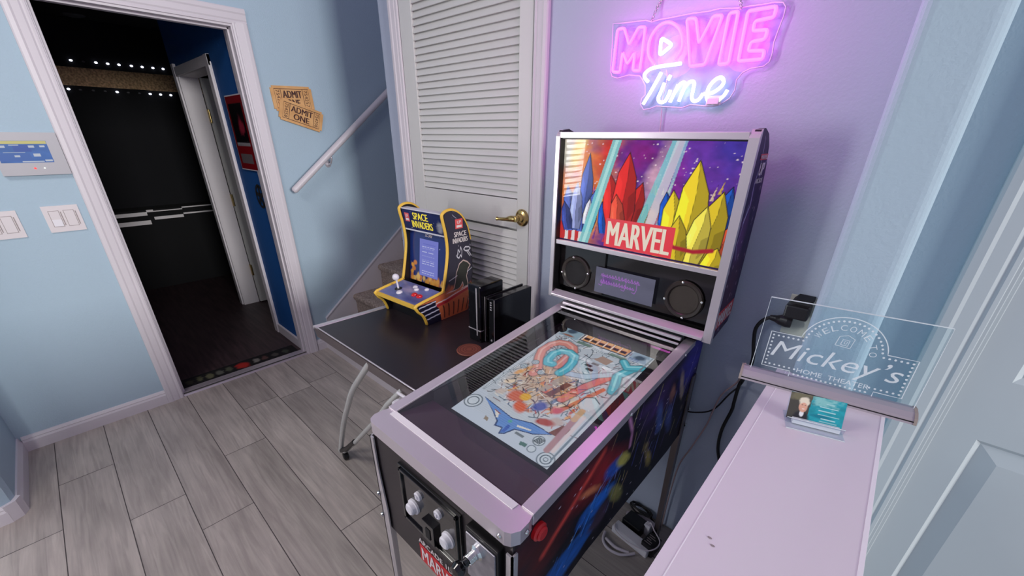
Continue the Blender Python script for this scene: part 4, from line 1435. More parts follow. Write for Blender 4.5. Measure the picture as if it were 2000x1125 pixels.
# backbox
BX0, BX1, BYF, BYB = 2.086, 2.679, 1.165, 1.325
bxm = MB()
sidep = [(BYF + 0.004, 0.958), (BYF + 0.004, 1.505), (BYF + 0.012, 1.520), (BYF + 0.045, 1.524), (BYF + 0.085, 1.512), (BYF + 0.115, 1.485), (BYF + 0.14, 1.43), (BYB, 1.33), (BYB, 1.02), (BYB - 0.012, 0.985)]
bxm.prism(sidep, 'x', BX0 + 0.003, BX0 + 0.017)
bxm.prism(sidep, 'x', BX1 - 0.017, BX1 - 0.003)
bxm.box(BX0 + 0.016, BX1 - 0.016, BYF + 0.06, BYF + 0.075, 0.965, 1.495)
bxm.box(BX0 + 0.016, BX1 - 0.016, BYF + 0.008, BYF + 0.075, 1.494, 1.503)
bxm.box(BX0 + 0.016, BX1 - 0.016, BYF + 0.008, BYF + 0.075, 0.962, 0.972)
bxm.box(XL + 0.03, XR - 0.03, 1.18, 1.29, 0.90, 0.965)
bx = bxm.build('backbox', M['blk'], pm, bevel=0.001)
b = MB()
for x0_, x1_ in ((BX0, BX0 + 0.014), (BX1 - 0.024, BX1)):
    b.prism([(BYF, 0.958), (BYF, 1.502), (BYF + 0.004, 1.51), (BYF + 0.016, 1.522), (BYF + 0.016, 0.958)], 'x', x0_, x1_)
b.box(BX0 + 0.014, BX1 - 0.024, BYF + 0.002, BYF + 0.018, 1.498, 1.515)
b.box(BX0 + 0.014, BX1 - 0.024, BYF + 0.006, BYF + 0.018, 1.157, 1.172)
b.hexa([(BX0 + 0.014, BYF - 0.006, 0.963), (BX1 - 0.024, BYF - 0.006, 0.963), (BX1 - 0.024, BYF + 0.02, 0.965), (BX0 + 0.014, BYF + 0.02, 0.965)],
       [(BX0 + 0.014, BYF - 0.006, 0.972), (BX1 - 0.024, BYF - 0.006, 0.972), (BX1 - 0.024, BYF + 0.02, 0.985), (BX0 + 0.014, BYF + 0.02, 0.985)])
b.box(XL + 0.03, XR - 0.03, BYF - 0.018, BYF - 0.008, 0.948, 0.957)
b.box(XL + 0.03, XR - 0.03, BYF - 0.030, BYF - 0.024, 0.938, 0.944)
b.build('metal_frame', M['metal'], bx, bevel=0.0012)

# lit picture of the backbox: nebula, light beams, painted glare and colour masses
a = Art(300, 180, (96, 44, 140))
nn = fnoise(a.U, a.V, 5, 12)
a.blob(0.18, 0.6, 0.30, 0.7, (222, 124, 48), 0.7, 0, 0.5, 1)
a.blob(0.29, 0.9, 0.10, 0.4, (206, 48, 40), 0.8, -10, 0.5, 2)
a.blob(0.24, 0.35, 0.08, 0.3, (226, 150, 60), 0.8, -10, 0.5, 3)
a.blob(0.02, 0.85, 0.12, 0.3, (196, 190, 176), 0.8, 0, 0.3, 4)
a.blob(0.11, 0.93, 0.05, 0.3, (222, 186, 96), 0.7, -15, 0.3, 5)
a.blob(0.48, 0.88, 0.14, 0.3, (132, 26, 130), 0.8, 0, 0.5, 6)
a.blob(0.60, 0.75, 0.07, 0.45, (196, 150, 176), 0.8, -12, 0.5, 7)  # whitish reflection on the glass, painted into the picture
a.blob(0.58, 0.35, 0.08, 0.2, (206, 140, 110), 0.8, -12, 0.5, 8)
a.blob(0.80, 0.85, 0.25, 0.35, (104, 54, 168), 0.8, 0, 0.6, 9)
a.blob(0.68, 0.62, 0.08, 0.3, (130, 40, 150), 0.8, 0, 0.5, 10)
a.blob(0.95, 0.9, 0.12, 0.25, (70, 52, 160), 0.8, 0, 0.6, 13)
a.blob(0.93, 0.22, 0.08, 0.25, (206, 80, 48), 0.8, 0, 0.5, 11)
a.mottle(22, 0.35, 4)
a.spots(130, (240, 214, 226), 3, 0.006, (0.12, 1, 0.5, 1))
# crystal clusters carry the picture's big colour masses
rr_ = np.random.RandomState(21)


def shade(c, f):
    return tuple(max(0, min(255, int(v * f))) for v in c)


def crystal(bx_, by_, tx, ty, w, c, edge=(20, 14, 24), asp=1.65):
    dx, dy = (tx - bx_) * asp, ty - by_
    L_ = math.hypot(dx, dy)
    nx_, ny_ = -dy / L_ / asp, dx / L_
    q = lambda t, k_: (bx_ + (tx - bx_) * t + nx_ * w * k_, by_ + (ty - by_) * t + ny_ * w * k_)
    Lf = [q(0, 0.42), q(0.35, 0.55), q(0.74, 0.40), q(1, 0.0), q(0.70, -0.05), q(0.3, 0.05), q(0, 0.0)]
    Rt = [q(0, 0.0), q(0.3, 0.05), q(0.70, -0.05), q(1, 0.0), q(0.70, -0.42), q(0.30, -0.55), q(0, -0.40)]
    a.poly(Lf, shade(c, 1.08))
    a.poly(Rt, shade(c, 0.80))
    a.poly([q(0.35, 0.55), q(0.74, 0.40), q(0.62, 0.15), q(0.30, 0.22)], shade(c, 1.25), 0.8)
    a.poly([q(0.30, -0.55), q(0.55, -0.48), q(0.45, -0.18), q(0.12, -0.25)], shade(c, 0.62), 0.8)
    a.line(Lf[:4] + Rt[4:], 0.010, edge, asp, 0.9, 0.6)
    a.line([q(0.02, 0), q(0.3, 0.05), q(0.7, -0.05), q(1, 0)], 0.006, shade(c, 0.5), asp, 0.8, 0.6)
    a.line([q(0.1, 0.32), q(0.5, 0.34)], 0.008, shade(c, 1.6), asp, 0.6, 0.6)


for i in range(70):
    x, y = rr_.uniform(0.02, 0.98), rr_.uniform(0.02, 0.62)
    c = (78, 100, 186) if x < 0.26 else (210, 56, 44) if x < 0.56 else (222, 180, 50)
    c = [c, (206, 110, 60), (110, 50, 150), (236, 206, 170)][rr_.randint(4)]
    t = rr_.uniform(-0.03, 0.03)
    h = rr_.uniform(0.05, 0.16)
    a.poly([(x - 0.008, y), (x + 0.008, y), (x + t, y + h)], c, 0.8)
    a.line([(x + 0.004, y), (x + t, y + h)], 0.005, (60, 20, 40), 1.65, 0.6, 0.8)
BL, LV_, RD_, YW, BR = (78, 100, 186), (150, 160, 214), (218, 44, 42), (232, 202, 44), (28, 84, 186)
a.poly([(0.0, 0), (0.20, 0), (0.19, 0.14), (0.11, 0.20), (0.03, 0.16), (0.0, 0.2)], (196, 48, 50))
for x in (0.035, 0.085, 0.135):
    a.poly([(x, 0), (x + 0.025, 0), (x + 0.03, 0.17), (x + 0.008, 0.17)], (226, 216, 216))
for p in ((0.16, 0.12, 0.18, 0.86, 0.15), (0.09, 0.12, 0.04, 0.56, 0.16), (0.20, 0.14, 0.245, 0.56, 0.13)):
    crystal(*p, BL)
crystal(0.11, 0.14, 0.11, 0.60, 0.14, LV_)
crystal(0.18, 0.20, 0.205, 0.46, 0.08, (214, 214, 228))
crystal(0.06, 0.12, 0.02, 0.40, 0.12, (60, 74, 150))
for p in ((0.31, 0.14, 0.285, 0.44, 0.10, BR), (0.50, 0.16, 0.56, 0.46, 0.12, (176, 150, 60)), (0.47, 0.18, 0.50, 0.42, 0.10, BR),
          (0.37, 0.22, 0.31, 0.72, 0.17, RD_), (0.46, 0.22, 0.52, 0.64, 0.16, shade(RD_, 0.9)), (0.415, 0.20, 0.425, 0.88, 0.22, RD_), (0.40, 0.20, 0.37, 0.52, 0.14, (232, 84, 62))):
    crystal(*p[:5], p[5])
# light beams and a painted glare band
def beam(x0_, x1_, w, c, am):
    a.poly([(x0_ - w, 0), (x0_ + w, 0), (x1_ + w * 0.8, 1), (x1_ - w * 0.8, 1)], c, am)
beam(0.175, 0.345, 0.034, (118, 206, 210), 0.85)
beam(0.175, 0.345, 0.012, (190, 236, 232), 0.7)
beam(0.48, 0.665, 0.022, (120, 206, 214), 0.75)
beam(0.545, 0.69, 0.028, (214, 216, 226), 0.7)  # white glare on the glass, painted as a band
beam(0.60, 0.715, 0.010, (150, 206, 222), 0.6)
# right: yellow cluster with blue flanks
for p in ((0.69, 0.20, 0.655, 0.58, 0.14, BR), (0.925, 0.25, 0.965, 0.66, 0.13, BR), (0.62, 0.10, 0.585, 0.24, 0.10, BR), (0.95, 0.0, 0.985, 0.36, 0.14, (206, 80, 48)),
          (0.74, 0.02, 0.69, 0.60, 0.22, YW), (0.88, 0.02, 0.93, 0.62, 0.22, shade(YW, 0.92)), (0.80, 0.02, 0.795, 0.84, 0.26, YW), (0.83, 0.0, 0.87, 0.50, 0.18, (244, 222, 84)), (0.76, 0.0, 0.74, 0.40, 0.16, shade(YW, 0.9)),
          (0.68, -0.08, 0.655, 0.16, 0.14, YW), (0.93, -0.08, 0.955, 0.18, 0.16, YW)):
    crystal(*p[:5], p[5])
a.line([(0.66, 0.17), (0.74, 0.125), (0.84, 0.115), (0.93, 0.15)], 0.050, (170, 34, 50), 1.65, 0.95, 0.5)
a.poly([(0, 0), (1, 0), (1, 0.018), (0, 0.018)], (40, 24, 70))
scr = paintmat('lit_backglass', 0.92, 0.15, coat=0.0)
a.build('backglass_screen', lambda u, v: (2.103 + 0.556 * u, 0 * u + BYF + 0.027, 1.168 + 0.334 * v), scr, bx)
b = MB()
ys = BYF + 0.0262
b.add([(2.283, ys, 1.175), (2.511, ys, 1.175), (2.511, ys, 1.266), (2.283, ys, 1.266)], [(0, 1, 2, 3)], 0)
b.text('MARVEL', (2.291, ys - 0.0006, 1.183), X3, Z3, 0.212, 0.075, 0.03, m=1)
b.build('lit_logo', [M['logoe'], M['logow']], bx)
b = MB()
b.box(2.100, 2.664, BYF + 0.020, BYF + 0.022, 1.168, 1.50)
b.build('backglass_pane', M['backpane'], bx)
b = MB()
b.box(BX0 + 0.017, BX1 - 0.017, BYF + 0.045, BYF + 0.05, 0.985, 1.158)
b.box(BX0 + 0.019, 2.29, BYF + 0.037, BYF + 0.045, 1.0, 1.15, 1)
b.build('speaker_panel', [M['blkg'], M['smoke']], bx)
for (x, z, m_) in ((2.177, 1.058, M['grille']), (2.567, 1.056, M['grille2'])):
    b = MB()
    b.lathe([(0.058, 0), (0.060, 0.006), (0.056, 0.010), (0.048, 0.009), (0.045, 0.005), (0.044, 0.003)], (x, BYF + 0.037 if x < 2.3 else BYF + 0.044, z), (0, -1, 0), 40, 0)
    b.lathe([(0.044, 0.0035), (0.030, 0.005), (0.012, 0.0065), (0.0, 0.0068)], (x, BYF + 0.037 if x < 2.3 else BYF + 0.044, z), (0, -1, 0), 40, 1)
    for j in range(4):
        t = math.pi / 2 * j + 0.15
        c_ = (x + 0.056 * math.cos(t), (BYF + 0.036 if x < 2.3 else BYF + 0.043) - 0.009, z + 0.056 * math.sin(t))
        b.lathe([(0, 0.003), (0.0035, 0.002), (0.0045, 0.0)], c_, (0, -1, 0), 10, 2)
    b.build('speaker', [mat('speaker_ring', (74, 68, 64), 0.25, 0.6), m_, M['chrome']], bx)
a = Art(150, 64, (112, 112, 136))
a.mottle(2, 0.2, 3)
rr = np.random.RandomState(6)
PK = (196, 120, 232)
a.blob(0.22, 0.55, 0.16, 0.2, (120, 70, 160), 0.8, 0, 0.3, 2, 0.7)
for row, (y0_, n_) in enumerate(((0.68, 13), (0.42, 13))):
    x = 0.10
    for i in range(n_):
        w = rr.uniform(0.03, 0.05)
        h = rr.uniform(0.07, 0.13)
        pts = [(x, y0_), (x + w * 0.3, y0_ + h), (x + w * 0.7, y0_ + h * 0.3), (x + w * 0.4, y0_ - h * 0.15), (x + w, y0_ + rr.uniform(-.02, .05))]
        a.line(pts, 0.032, PK, 2.35, 0.9, 0.7)
        x += w + 0.008
for x in (0.10, 0.50, 0.68):
    a.line([(x + 0.04, 0.80), (x + 0.045, 0.45), (x + 0.02, 0.30), (x - 0.03, 0.33)], 0.028, PK, 2.35, 0.9, 0.7)
a.build('message_display', lambda u, v: (2.262 + 0.214 * u, 0 * u + BYF + 0.0305, 1.010 + 0.090 * v), paintmat('lit_message', 0.62, 0.3), bx)
# backbox side print
sa = Art(60, 160, (44, 30, 74))
sa.mottle(8, 0.5, 2)
sa.blob(0.5, 0.25, 0.6, 0.3, (70, 30, 60), 0.8, 0, 0.5, 3)
sa.blob(0.3, 0.55, 0.3, 0.2, (96, 50, 110), 0.9, 0, 0.5, 4)
sa.line([(0.55, 0.97), (0.5, 0.86), (0.35, 0.78), (0.4, 0.68), (0.2, 0.6)], 0.012, (196, 190, 230), 0.3, 0.9, 0.8)
sa.line([(0.95, 0.87), (0.6, 0.80)], 0.008, (176, 170, 214), 0.3, 0.9, 0.8)
sa.line([(0.3, 0.68), (0.15, 0.5), (0.3, 0.42)], 0.008, (176, 180, 224), 0.3, 0.8, 0.8)
sa.spots(50, (226, 190, 214), 2, 0.012)
def bside(x):
    zs_ = np.array([p[1] for p in ((0, 0.966), (0, 1.02), (0, 1.33), (0, 1.43), (0, 1.485), (0, 1.512), (0, 1.5225))])
    yb_ = np.array([BYB - 0.03, BYB, BYB, BYF + 0.14, BYF + 0.115, BYF + 0.085, BYF + 0.05])
    def f(u, v):
        z = 0.962 + 0.560 * v
        yb = np.interp(z, zs_, yb_)
        yf = np.interp(z, [0.95, 1.51, 1.523], [BYF + 0.017, BYF + 0.017, BYF + 0.03])
        zlow = np.where(v < 0.04, 0.03 * u, 0)
        return 0 * u + x, yf + (yb - 0.001 - yf) * u, z + zlow * (1 - v / 0.04) * (v < 0.04)
    return f
sa.build('side_art', bside(BX1 - 0.0024), sp, bx)
b = MB()
xs_ = BX1 - 0.0018
b.add([(xs_, 1.186, 0.993), (xs_, 1.320, 1.008), (xs_, 1.320, 1.060), (xs_, 1.186, 1.048)], [(0, 1, 2, 3)], 0)
b.text('MARVEL', (xs_ + 0.0005, 1.192, 0.999), Vector((0, 1, 0.11)), Z3, 0.122, 0.042, 0.03, m=1)
b.build('side_logo', [M['redlogo'], M['whlogo']], bx)
b = MB()
b.add([(xs_, 1.222, 1.452), (xs_, 1.290, 1.452), (xs_, 1.290, 1.466), (xs_, 1.222, 1.466)], [(0, 1, 2, 3)], 0)
b.text('MARVEL', (xs_ + 0.0005, 1.225, 1.454), Y3, Z3, 0.062, 0.010, 0.02, m=1)
b.text('UP', (xs_ + 0.0005, 1.235, 1.415), Y3, Z3, 0.045, 0.030, 0.04, m=1)
b.text('ARCADE', (xs_ + 0.0005, 1.225, 1.396), Y3, Z3, 0.062, 0.012, 0.02, m=1)
b.build('maker_logo', [M['redlogo'], M['whlogo']], bx)

# ------------------------------------------------------------------ desk with the small arcade
TZ = 0.73
dk = thing('desk', 'dark-topped desk with chrome legs between the stairs and the machine', 'desk', (1.66, 0.9, 0))
b = MB()
b.prism([(1.235, 0.622), (2.118, 0.628), (2.118, 1.30), (1.265, 1.30)], 'z', TZ - 0.018, TZ)
b.build('tabletop', M['tabletop'], dk)
b = MB()
b.hexa([(1.201, 0.614, TZ - 0.012), (1.235, 0.620, TZ - 0.012), (1.266, 1.30, TZ - 0.012), (1.236, 1.30, TZ - 0.012)], [(1.201, 0.614, TZ + 0.001), (1.223, 0.618, TZ + 0.001), (1.254, 1.30, TZ + 0.001), (1.236, 1.30, TZ + 0.001)])
b.tube([(1.237, 0.6205, TZ), (2.118, 0.6265, TZ)], 0.003, 8)
b.tube([(1.233, 0.6205, TZ), (1.264, 1.30, TZ)], 0.0022, 8)
b.build('edge_trim', M['metal'], dk)
b = MB()
b.hexa([(1.212, 0.619, TZ - 0.05), (2.118, 0.626, TZ - 0.05), (2.118, 0.646, TZ - 0.05), (1.212, 0.639, TZ - 0.05)], [(1.205, 0.615, TZ - 0.006), (2.118, 0.622, TZ - 0.006), (2.118, 0.646, TZ - 0.006), (1.205, 0.639, TZ - 0.006)])
b.hexa([(1.208, 0.63, TZ - 0.05), (1.228, 0.63, TZ - 0.05), (1.258, 1.29, TZ - 0.05), (1.238, 1.29, TZ - 0.05)], [(1.208, 0.63, TZ - 0.006), (1.228, 0.63, TZ - 0.006), (1.258, 1.29, TZ - 0.006), (1.238, 1.29, TZ - 0.006)])
b.build('apron_rail', M['metald'], dk)
for y in (0.610, 1.06):
    b = MB()
    P = smooth([(1.655, y + 0.02, 0.715), (1.51, y, 0.539), (1.425, y, 0.415), (1.346, y, 0.288), (1.27, y, 0.14), (1.222, y, 0.032)], 6)
    b.tube(P, 0.0125, 14)
    b.build('curved_leg', M['legchrome'], dk)
    b = MB()
    b.tube([(1.868, y + 0.02, 0.69), (1.784, y, 0.597), (1.673, y, 0.467), (1.40, y, 0.18), (1.27, y, 0.055)], 0.0105, 12)
    b.build('straight_leg', M['legchrome'], dk)
    b = MB()
    b.tube([(1.24, y, 0.045), (1.30, y, 0.088), (1.42, y, 0.205)], 0.0135, 12)
    b.build('foot_sleeve', M['blk'], dk)
    b = MB()
    b.lathe([(0.0, -0.013), (0.016, -0.013), (0.022, -0.009), (0.022, 0.009), (0.016, 0.013), (0.0, 0.013)], (1.262, y + 0.004, 0.022), (0.2, 1, 0), 20)
    b.tube([(1.222, y, 0.045), (1.245, y, 0.05), (1.262, y, 0.042)], 0.009, 8, 1)
    b.build('castor', [M['blk'], M['chrome']], dk)
b = MB()
for x in (1.88, 1.91, 1.94):
    b.lathe([(0, 0.0), (0.014, 0.0), (0.016, 0.012), (0.011, 0.03), (0, 0.032)], (x, 0.612, 0.652 + (x - 1.88) * 0.2), (0, -1, 0.2), 12)
b.tube([(1.86, 0.615, 0.682), (1.96, 0.618, 0.682)], 0.006, 8)
b.build('leg_bracket', M['white'], dk)

# countertop arcade
ar = thing('countertop_arcade', 'small countertop arcade machine with yellow edging on the desk', 'arcade machine', (1.419, 0.948, TZ), R(3.2))
HW = 0.153
SP = [(0.012, 0.0), (0.004, 0.03), (-0.010, 0.058), (-0.030, 0.078), (-0.036, 0.088), (-0.036, 0.108), (0.108, 0.128), (0.118, 0.136), (0.128, 0.17), (0.150, 0.26), (0.158, 0.32), (0.152, 0.39), (0.138, 0.455), (0.142, 0.472), (0.165, 0.482), (0.195, 0.482), (0.225, 0.470), (0.255, 0.445), (0.282, 0.40), (0.297, 0.34), (0.304, 0.26), (0.302, 0.18), (0.290, 0.09), (0.268, 0.0)]
b = MB()
for s_ in (-1, 1):
    b.prism(SP, 'x', s_ * HW, s_ * (HW - 0.013))
b.box(-HW + 0.013, HW - 0.013, 0.03, 0.045, 0.0, 0.095)
b.box(-HW + 0.013, HW - 0.013, 0.04, 0.268, 0.0, 0.012)
b.prism([(0.24, 0.02), (0.262, 0.02), (0.286, 0.11), (0.294, 0.26), (0.284, 0.34), (0.262, 0.40), (0.22, 0.452), (0.17, 0.466), (0.168, 0.455), (0.21, 0.44), (0.25, 0.39), (0.27, 0.33), (0.28, 0.26), (0.272, 0.11)], 'x', -HW + 0.013, HW - 0.013)
b.build('cabinet', mat('arcade_black', (14, 13, 20), 0.4), ar, local=True)
b = MB()
FRONT = SP[:20]
for s_ in (-1, 1):
    xx = s_ * (HW - 0.0065)
    b.tube([(xx, p[0], max(p[1], 0.0078)) for p in smooth([(p[0], p[1], 0) for p in FRONT], 3)], 0.0075, 8)
b.box(-HW + 0.006, HW - 0.006, -0.043, -0.034, 0.090, 0.108)
b.build('yellow_edging', M['yellow'], ar, local=True)
# printed sides: dark with orange ground, white outlined boulders
def arc_side(seed):
    a = Art(130, 190, (46, 44, 58))
    a.blob(0.5, 0.10, 0.8, 0.22, (196, 104, 62), 0.25, 0, 0.45, 2)
    for i in range(9):
        x = 0.05 + 0.11 * i
        a.line([(x, 0.02), (x + 0.03, 0.14)], 0.02, (30, 18, 22), 0.6, 0.9, 0.6)
    a.line([(0.0, 0.14), (0.5, 0.17), (1.0, 0.24)], 0.03, (176, 34, 48), 0.6)
    a.line([(0.0, 0.165), (0.5, 0.195), (1.0, 0.265)], 0.012, (226, 206, 206), 0.6)
    a.poly([(0, 0), (0.30, 0), (0.30, 0.22), (0, 0.22)], (24, 22, 44))
    for k in range(4):
        a.line([(0.0, 0.06 + 0.045 * k), (0.3, 0.075 + 0.045 * k)], 0.012, (206, 206, 226), 0.6)
    def boulder(pts, fill, edge, w=0.014):
        a.poly(pts, fill)
        a.line(pts + [pts[0]], w, edge, 0.6, 1, 0.5)
    boulder([(0.34, 0.25), (0.36, 0.42), (0.46, 0.50), (0.62, 0.525), (0.80, 0.50), (0.93, 0.46), (0.84, 0.43), (0.78, 0.36), (0.88, 0.26), (0.72, 0.25), (0.64, 0.31), (0.55, 0.25)], (50, 52, 46), (216, 190, 180))
    boulder([(0.36, 0.57), (0.40, 0.64), (0.47, 0.61), (0.52, 0.66), (0.58, 0.62), (0.55, 0.56), (0.50, 0.585), (0.44, 0.555)], (46, 44, 58), (216, 216, 222), 0.014)
    boulder([(0.66, 0.630), (0.74, 0.648), (0.90, 0.642), (0.97, 0.625), (0.88, 0.608), (0.74, 0.610)], (46, 44, 58), (222, 222, 226), 0.014)
    a.line([(0.86, 0.605), (0.99, 0.55)], 0.012, (216, 216, 220), 0.6)
    a.line([(0.79, 0.605), (0.92, 0.55)], 0.012, (216, 216, 220), 0.6)
    a.line([(0.1, 0.36), (0.4, 0.39)], 0.008, (200, 200, 210), 0.6)
    a.line([(0.8, 0.40), (1.0, 0.43)], 0.008, (200, 200, 210), 0.6)
    a.spots(14, (220, 220, 226), seed, 0.012, (0.3, 1, 0.5, 1))
    a.line([(0.55, 0.965), (0.65, 0.93)], 0.008, (206, 210, 220), 0.6)
    return a
asm = paintmat('arcade_print', rough=0.35)
zf_ = np.array([p[1] for p in SP[:15]])
yf_ = np.array([p[0] for p in SP[:15]])
zb_ = np.array([p[1] for p in SP[::-1][:10]])
yb_ = np.array([p[0] for p in SP[::-1][:10]])
def arc_pos(x):
    def f(u, v):
        z = 0.001 + 0.479 * v
        y0_ = np.interp(z, zf_, yf_) + 0.005
        y1_ = np.interp(z, zb_, yb_) - 0.004
        return 0 * u + x, y0_ + (y1_ - y0_) * u, z
    return f
arc_side(1).build('side_print', arc_pos(HW + 0.0006), asm, ar, local=True)
arc_side(2).build('side_print', arc_pos(-HW - 0.0006), asm, ar, local=True)
b = MB()
xx = HW + 0.0012
b.text('SPACE', (xx, 0.195, 0.365), Y3, Z3, 0.075, 0.022, 0.03)
b.text('INVADERS', (xx, 0.185, 0.338), Y3, Z3, 0.092, 0.022, 0.03)
b.add([(xx, 0.205, 0.400), (xx, 0.250, 0.400), (xx, 0.250, 0.442), (xx, 0.205, 0.442)], [(0, 1, 2, 3)], 1)
b.add([(xx + 0.0004, 0.212, 0.405), (xx + 0.0004, 0.243, 0.405), (xx + 0.0004, 0.243, 0.415), (xx + 0.0004, 0.212, 0.415)], [(0, 1, 2, 3)], 0)
b.text('UP', (xx + 0.0004, 0.216, 0.421), Y3, Z3, 0.024, 0.014, 0.03, m=0)
b.build('side_lettering', [mat('pale_lettering', (222, 216, 210), 0.5), mat('badge_red', (214, 84, 84), 0.5)], ar, local=True)
# marquee
IW = HW - 0.013
a = Art(90, 40, (38, 52, 120))
a.mottle(5, 0.4, 2)
a.blob(0.9, 0.3, 0.1, 0.3, (190, 190, 210), 0.6, 0, 0.6, 3)
a.spots(10, (220, 225, 240), 5, 0.02)
def mq(u, v):
    return -IW + 2 * IW * u, 0.158 - 0.014 * v, 0.375 + 0.093 * v
a.build('marquee', mq, paintmat('arcade_marquee', 0.35, 0.3), ar, local=True)
b = MB()
e2 = Vector((0, -0.014, 0.093)).normalized()
o_ = Vector((-IW, 0.1572, 0.375))
b.text('SPACE', o_ + X3 * 0.075 + e2 * 0.050, X3, e2, 0.105, 0.032, 0.04)
b.text('INVADERS', o_ + X3 * 0.060 + e2 * 0.012, X3, e2, 0.145, 0.032, 0.04)
b.add([tuple(o_ + X3 * x + e2 * z) for x, z in ((0.016, 0.035), (0.048, 0.035), (0.048, 0.075), (0.016, 0.075))], [(0, 1, 2, 3)], 1)
o2 = o_ + Vector((0, -0.0006, 0))
b.add([tuple(o2 + X3 * x + e2 * z) for x, z in ((0.021, 0.040), (0.043, 0.040), (0.043, 0.050), (0.021, 0.050))], [(0, 1, 2, 3)], 2)
b.text('UP', o2 + X3 * 0.022 + e2 * 0.055, X3, e2, 0.02, 0.013, 0.03, m=2)
b.build('marquee_lettering', [mat('marquee_yellow', (232, 214, 60), 0.5, emit=(232, 214, 60), est=0.3), mat('marquee_badge', (222, 90, 96), 0.5), M['whlogo']], ar, local=True)
b = MB()
b.hexa([(-IW, 0.158, 0.368), (IW, 0.158, 0.368), (IW, 0.19, 0.368), (-IW, 0.19, 0.368)], [(-IW, 0.158, 0.375), (IW, 0.158, 0.375), (IW, 0.19, 0.375), (-IW, 0.19, 0.375)])
b.hexa([(-IW, 0.142, 0.466), (IW, 0.142, 0.466), (IW, 0.18, 0.466), (-IW, 0.18, 0.466)], [(-IW, 0.142, 0.471), (IW, 0.142, 0.471), (IW, 0.18, 0.471), (-IW, 0.18, 0.471)])
b.build('marquee_trim', mat('marquee_edge', (206, 206, 216), 0.4), ar, local=True)
# bezel with screen
a = Art(90, 90, (24, 46, 112))
a.mottle(4, 0.2, 2)
a.spots(12, (206, 214, 236), 8, 0.012)
rr = np.random.RandomState(3)
for i in range(26):
    x = rr.uniform(0, 1)
    a.blob(x, 0.02 + rr.uniform(0, 0.10), 0.05, rr.uniform(0.05, 0.12), ((222, 160, 70), (206, 120, 60), (230, 190, 110))[i % 3], 0.4, 0, 0.5, i)
for i in range(6):
    a.blob(0.05 + rr.uniform(0, 0.1), 0.05 + 0.06 * i, 0.05, 0.05, ((222, 160, 70), (206, 130, 66))[i % 2], 0.4, 0, 0.5, i)
def bz(u, v):
    return -IW + 2 * IW * u, 0.155 + 0.030 * v, 0.125 + 0.248 * v
a.build('bezel', bz, paintmat('bezel_print', rough=0.2, coat=0.3), ar, local=True)
e2 = Vector((0, 0.030, 0.248)).normalized()
o_ = Vector((0, 0.1545, 0.125))
a = Art(50, 66, (120, 126, 206))
for k, (y, n_) in enumerate(((0.86, 0), (0.80, 5), (0.76, 4), (0.66, 2), (0.56, 6), (0.5, 5), (0.44, 5), (0.40, 3), (0.34, 5), (0.30, 3), (0.14, 6), (0.08, 5))):
    for i in range(n_):
        w = 0.7 / n_
        a.line([(0.14 + i * w, y), (0.14 + i * w + w * 0.7, y)], 0.014, (206, 210, 244), 0.77, 0.9)
a.line([(0.2, 0.88), (0.85, 0.88)], 0.012, (96, 104, 190), 0.77)
a.build('display', lambda u, v: (-0.066 + 0.132 * u, o_.y - 0.0012 + e2.y * (0.034 + 0.175 * v), o_.z + e2.z * (0.034 + 0.175 * v)), paintmat('arcade_display', 0.8, 0.2), ar, local=True)
b = MB()
b.text('SCORE', o_ + Vector((-0.028, -0.001, 0)) + e2 * 0.222, X3, e2, 0.052, 0.012, 0.03, 0.3)
b.build('bezel_lettering', M['whlogo'], ar, local=True)
# control deck
a = Art(80, 50, (104, 112, 160))
a.mottle(5, 0.35, 6)
a.blob(0.45, 0.6, 0.25, 0.3, (150, 140, 170), 0.8, 0, 0.5, 3)
a.blob(0.8, 0.2, 0.3, 0.3, (70, 74, 130), 0.8, 0, 0.5, 4)
def dk_(u, v):
    return -IW + 2 * IW * u, -0.034 + 0.146 * v, 0.1075 + 0.0205 * v
cdk = a.build('control_deck', dk_, paintmat('deck_print', rough=0.3), ar, local=True)
b = MB()
jx, jy, jz = -0.075, 0.035, 0.1175
b.lathe([(0, 0.003), (0.016, 0.002), (0.018, 0.0)], (jx, jy, jz), (0, -0.14, 1), 20, 0)
b.tube([(jx, jy, jz), (jx, jy - 0.006, jz + 0.045)], 0.0045, 10, 1)
b.ell((jx, jy - 0.008, jz + 0.058), 0.016, 0.016, 0.016, 1)
b.build('joystick', [M['blk'], M['white']], cdk, local=True)
for x, y, r_, m_ in ((-0.035, 0.010, 0.012, 'white'), (-0.012, 0.085, 0.009, 'white'), (0.015, 0.070, 0.009, 'white'), (0.06, 0.095, 0.008, 'white'), (0.050, 0.030, 0.012, 'red'), (0.085, 0.030, 0.012, 'red')):
    b = MB()
    z = 0.1075 + 0.0205 * (y + 0.034) / 0.146
    b.lathe([(r_ + 0.003, 0), (r_ + 0.003, 0.003), (r_, 0.004), (r_ - 0.001, 0.007), (0, 0.008)], (x, y, z), (0, -0.14, 1), 18)
    b.build('button', M[m_], cdk, local=True)
b = MB()
for i in range(4):
    for j in range(3):
        b.disc((0.105 + 0.006 * i, 0.0294, 0.05 + 0.006 * j - 0.003 * i), X3, Z3, 0.0014)
b.build('speaker_holes', M['platel'], ar, local=True)

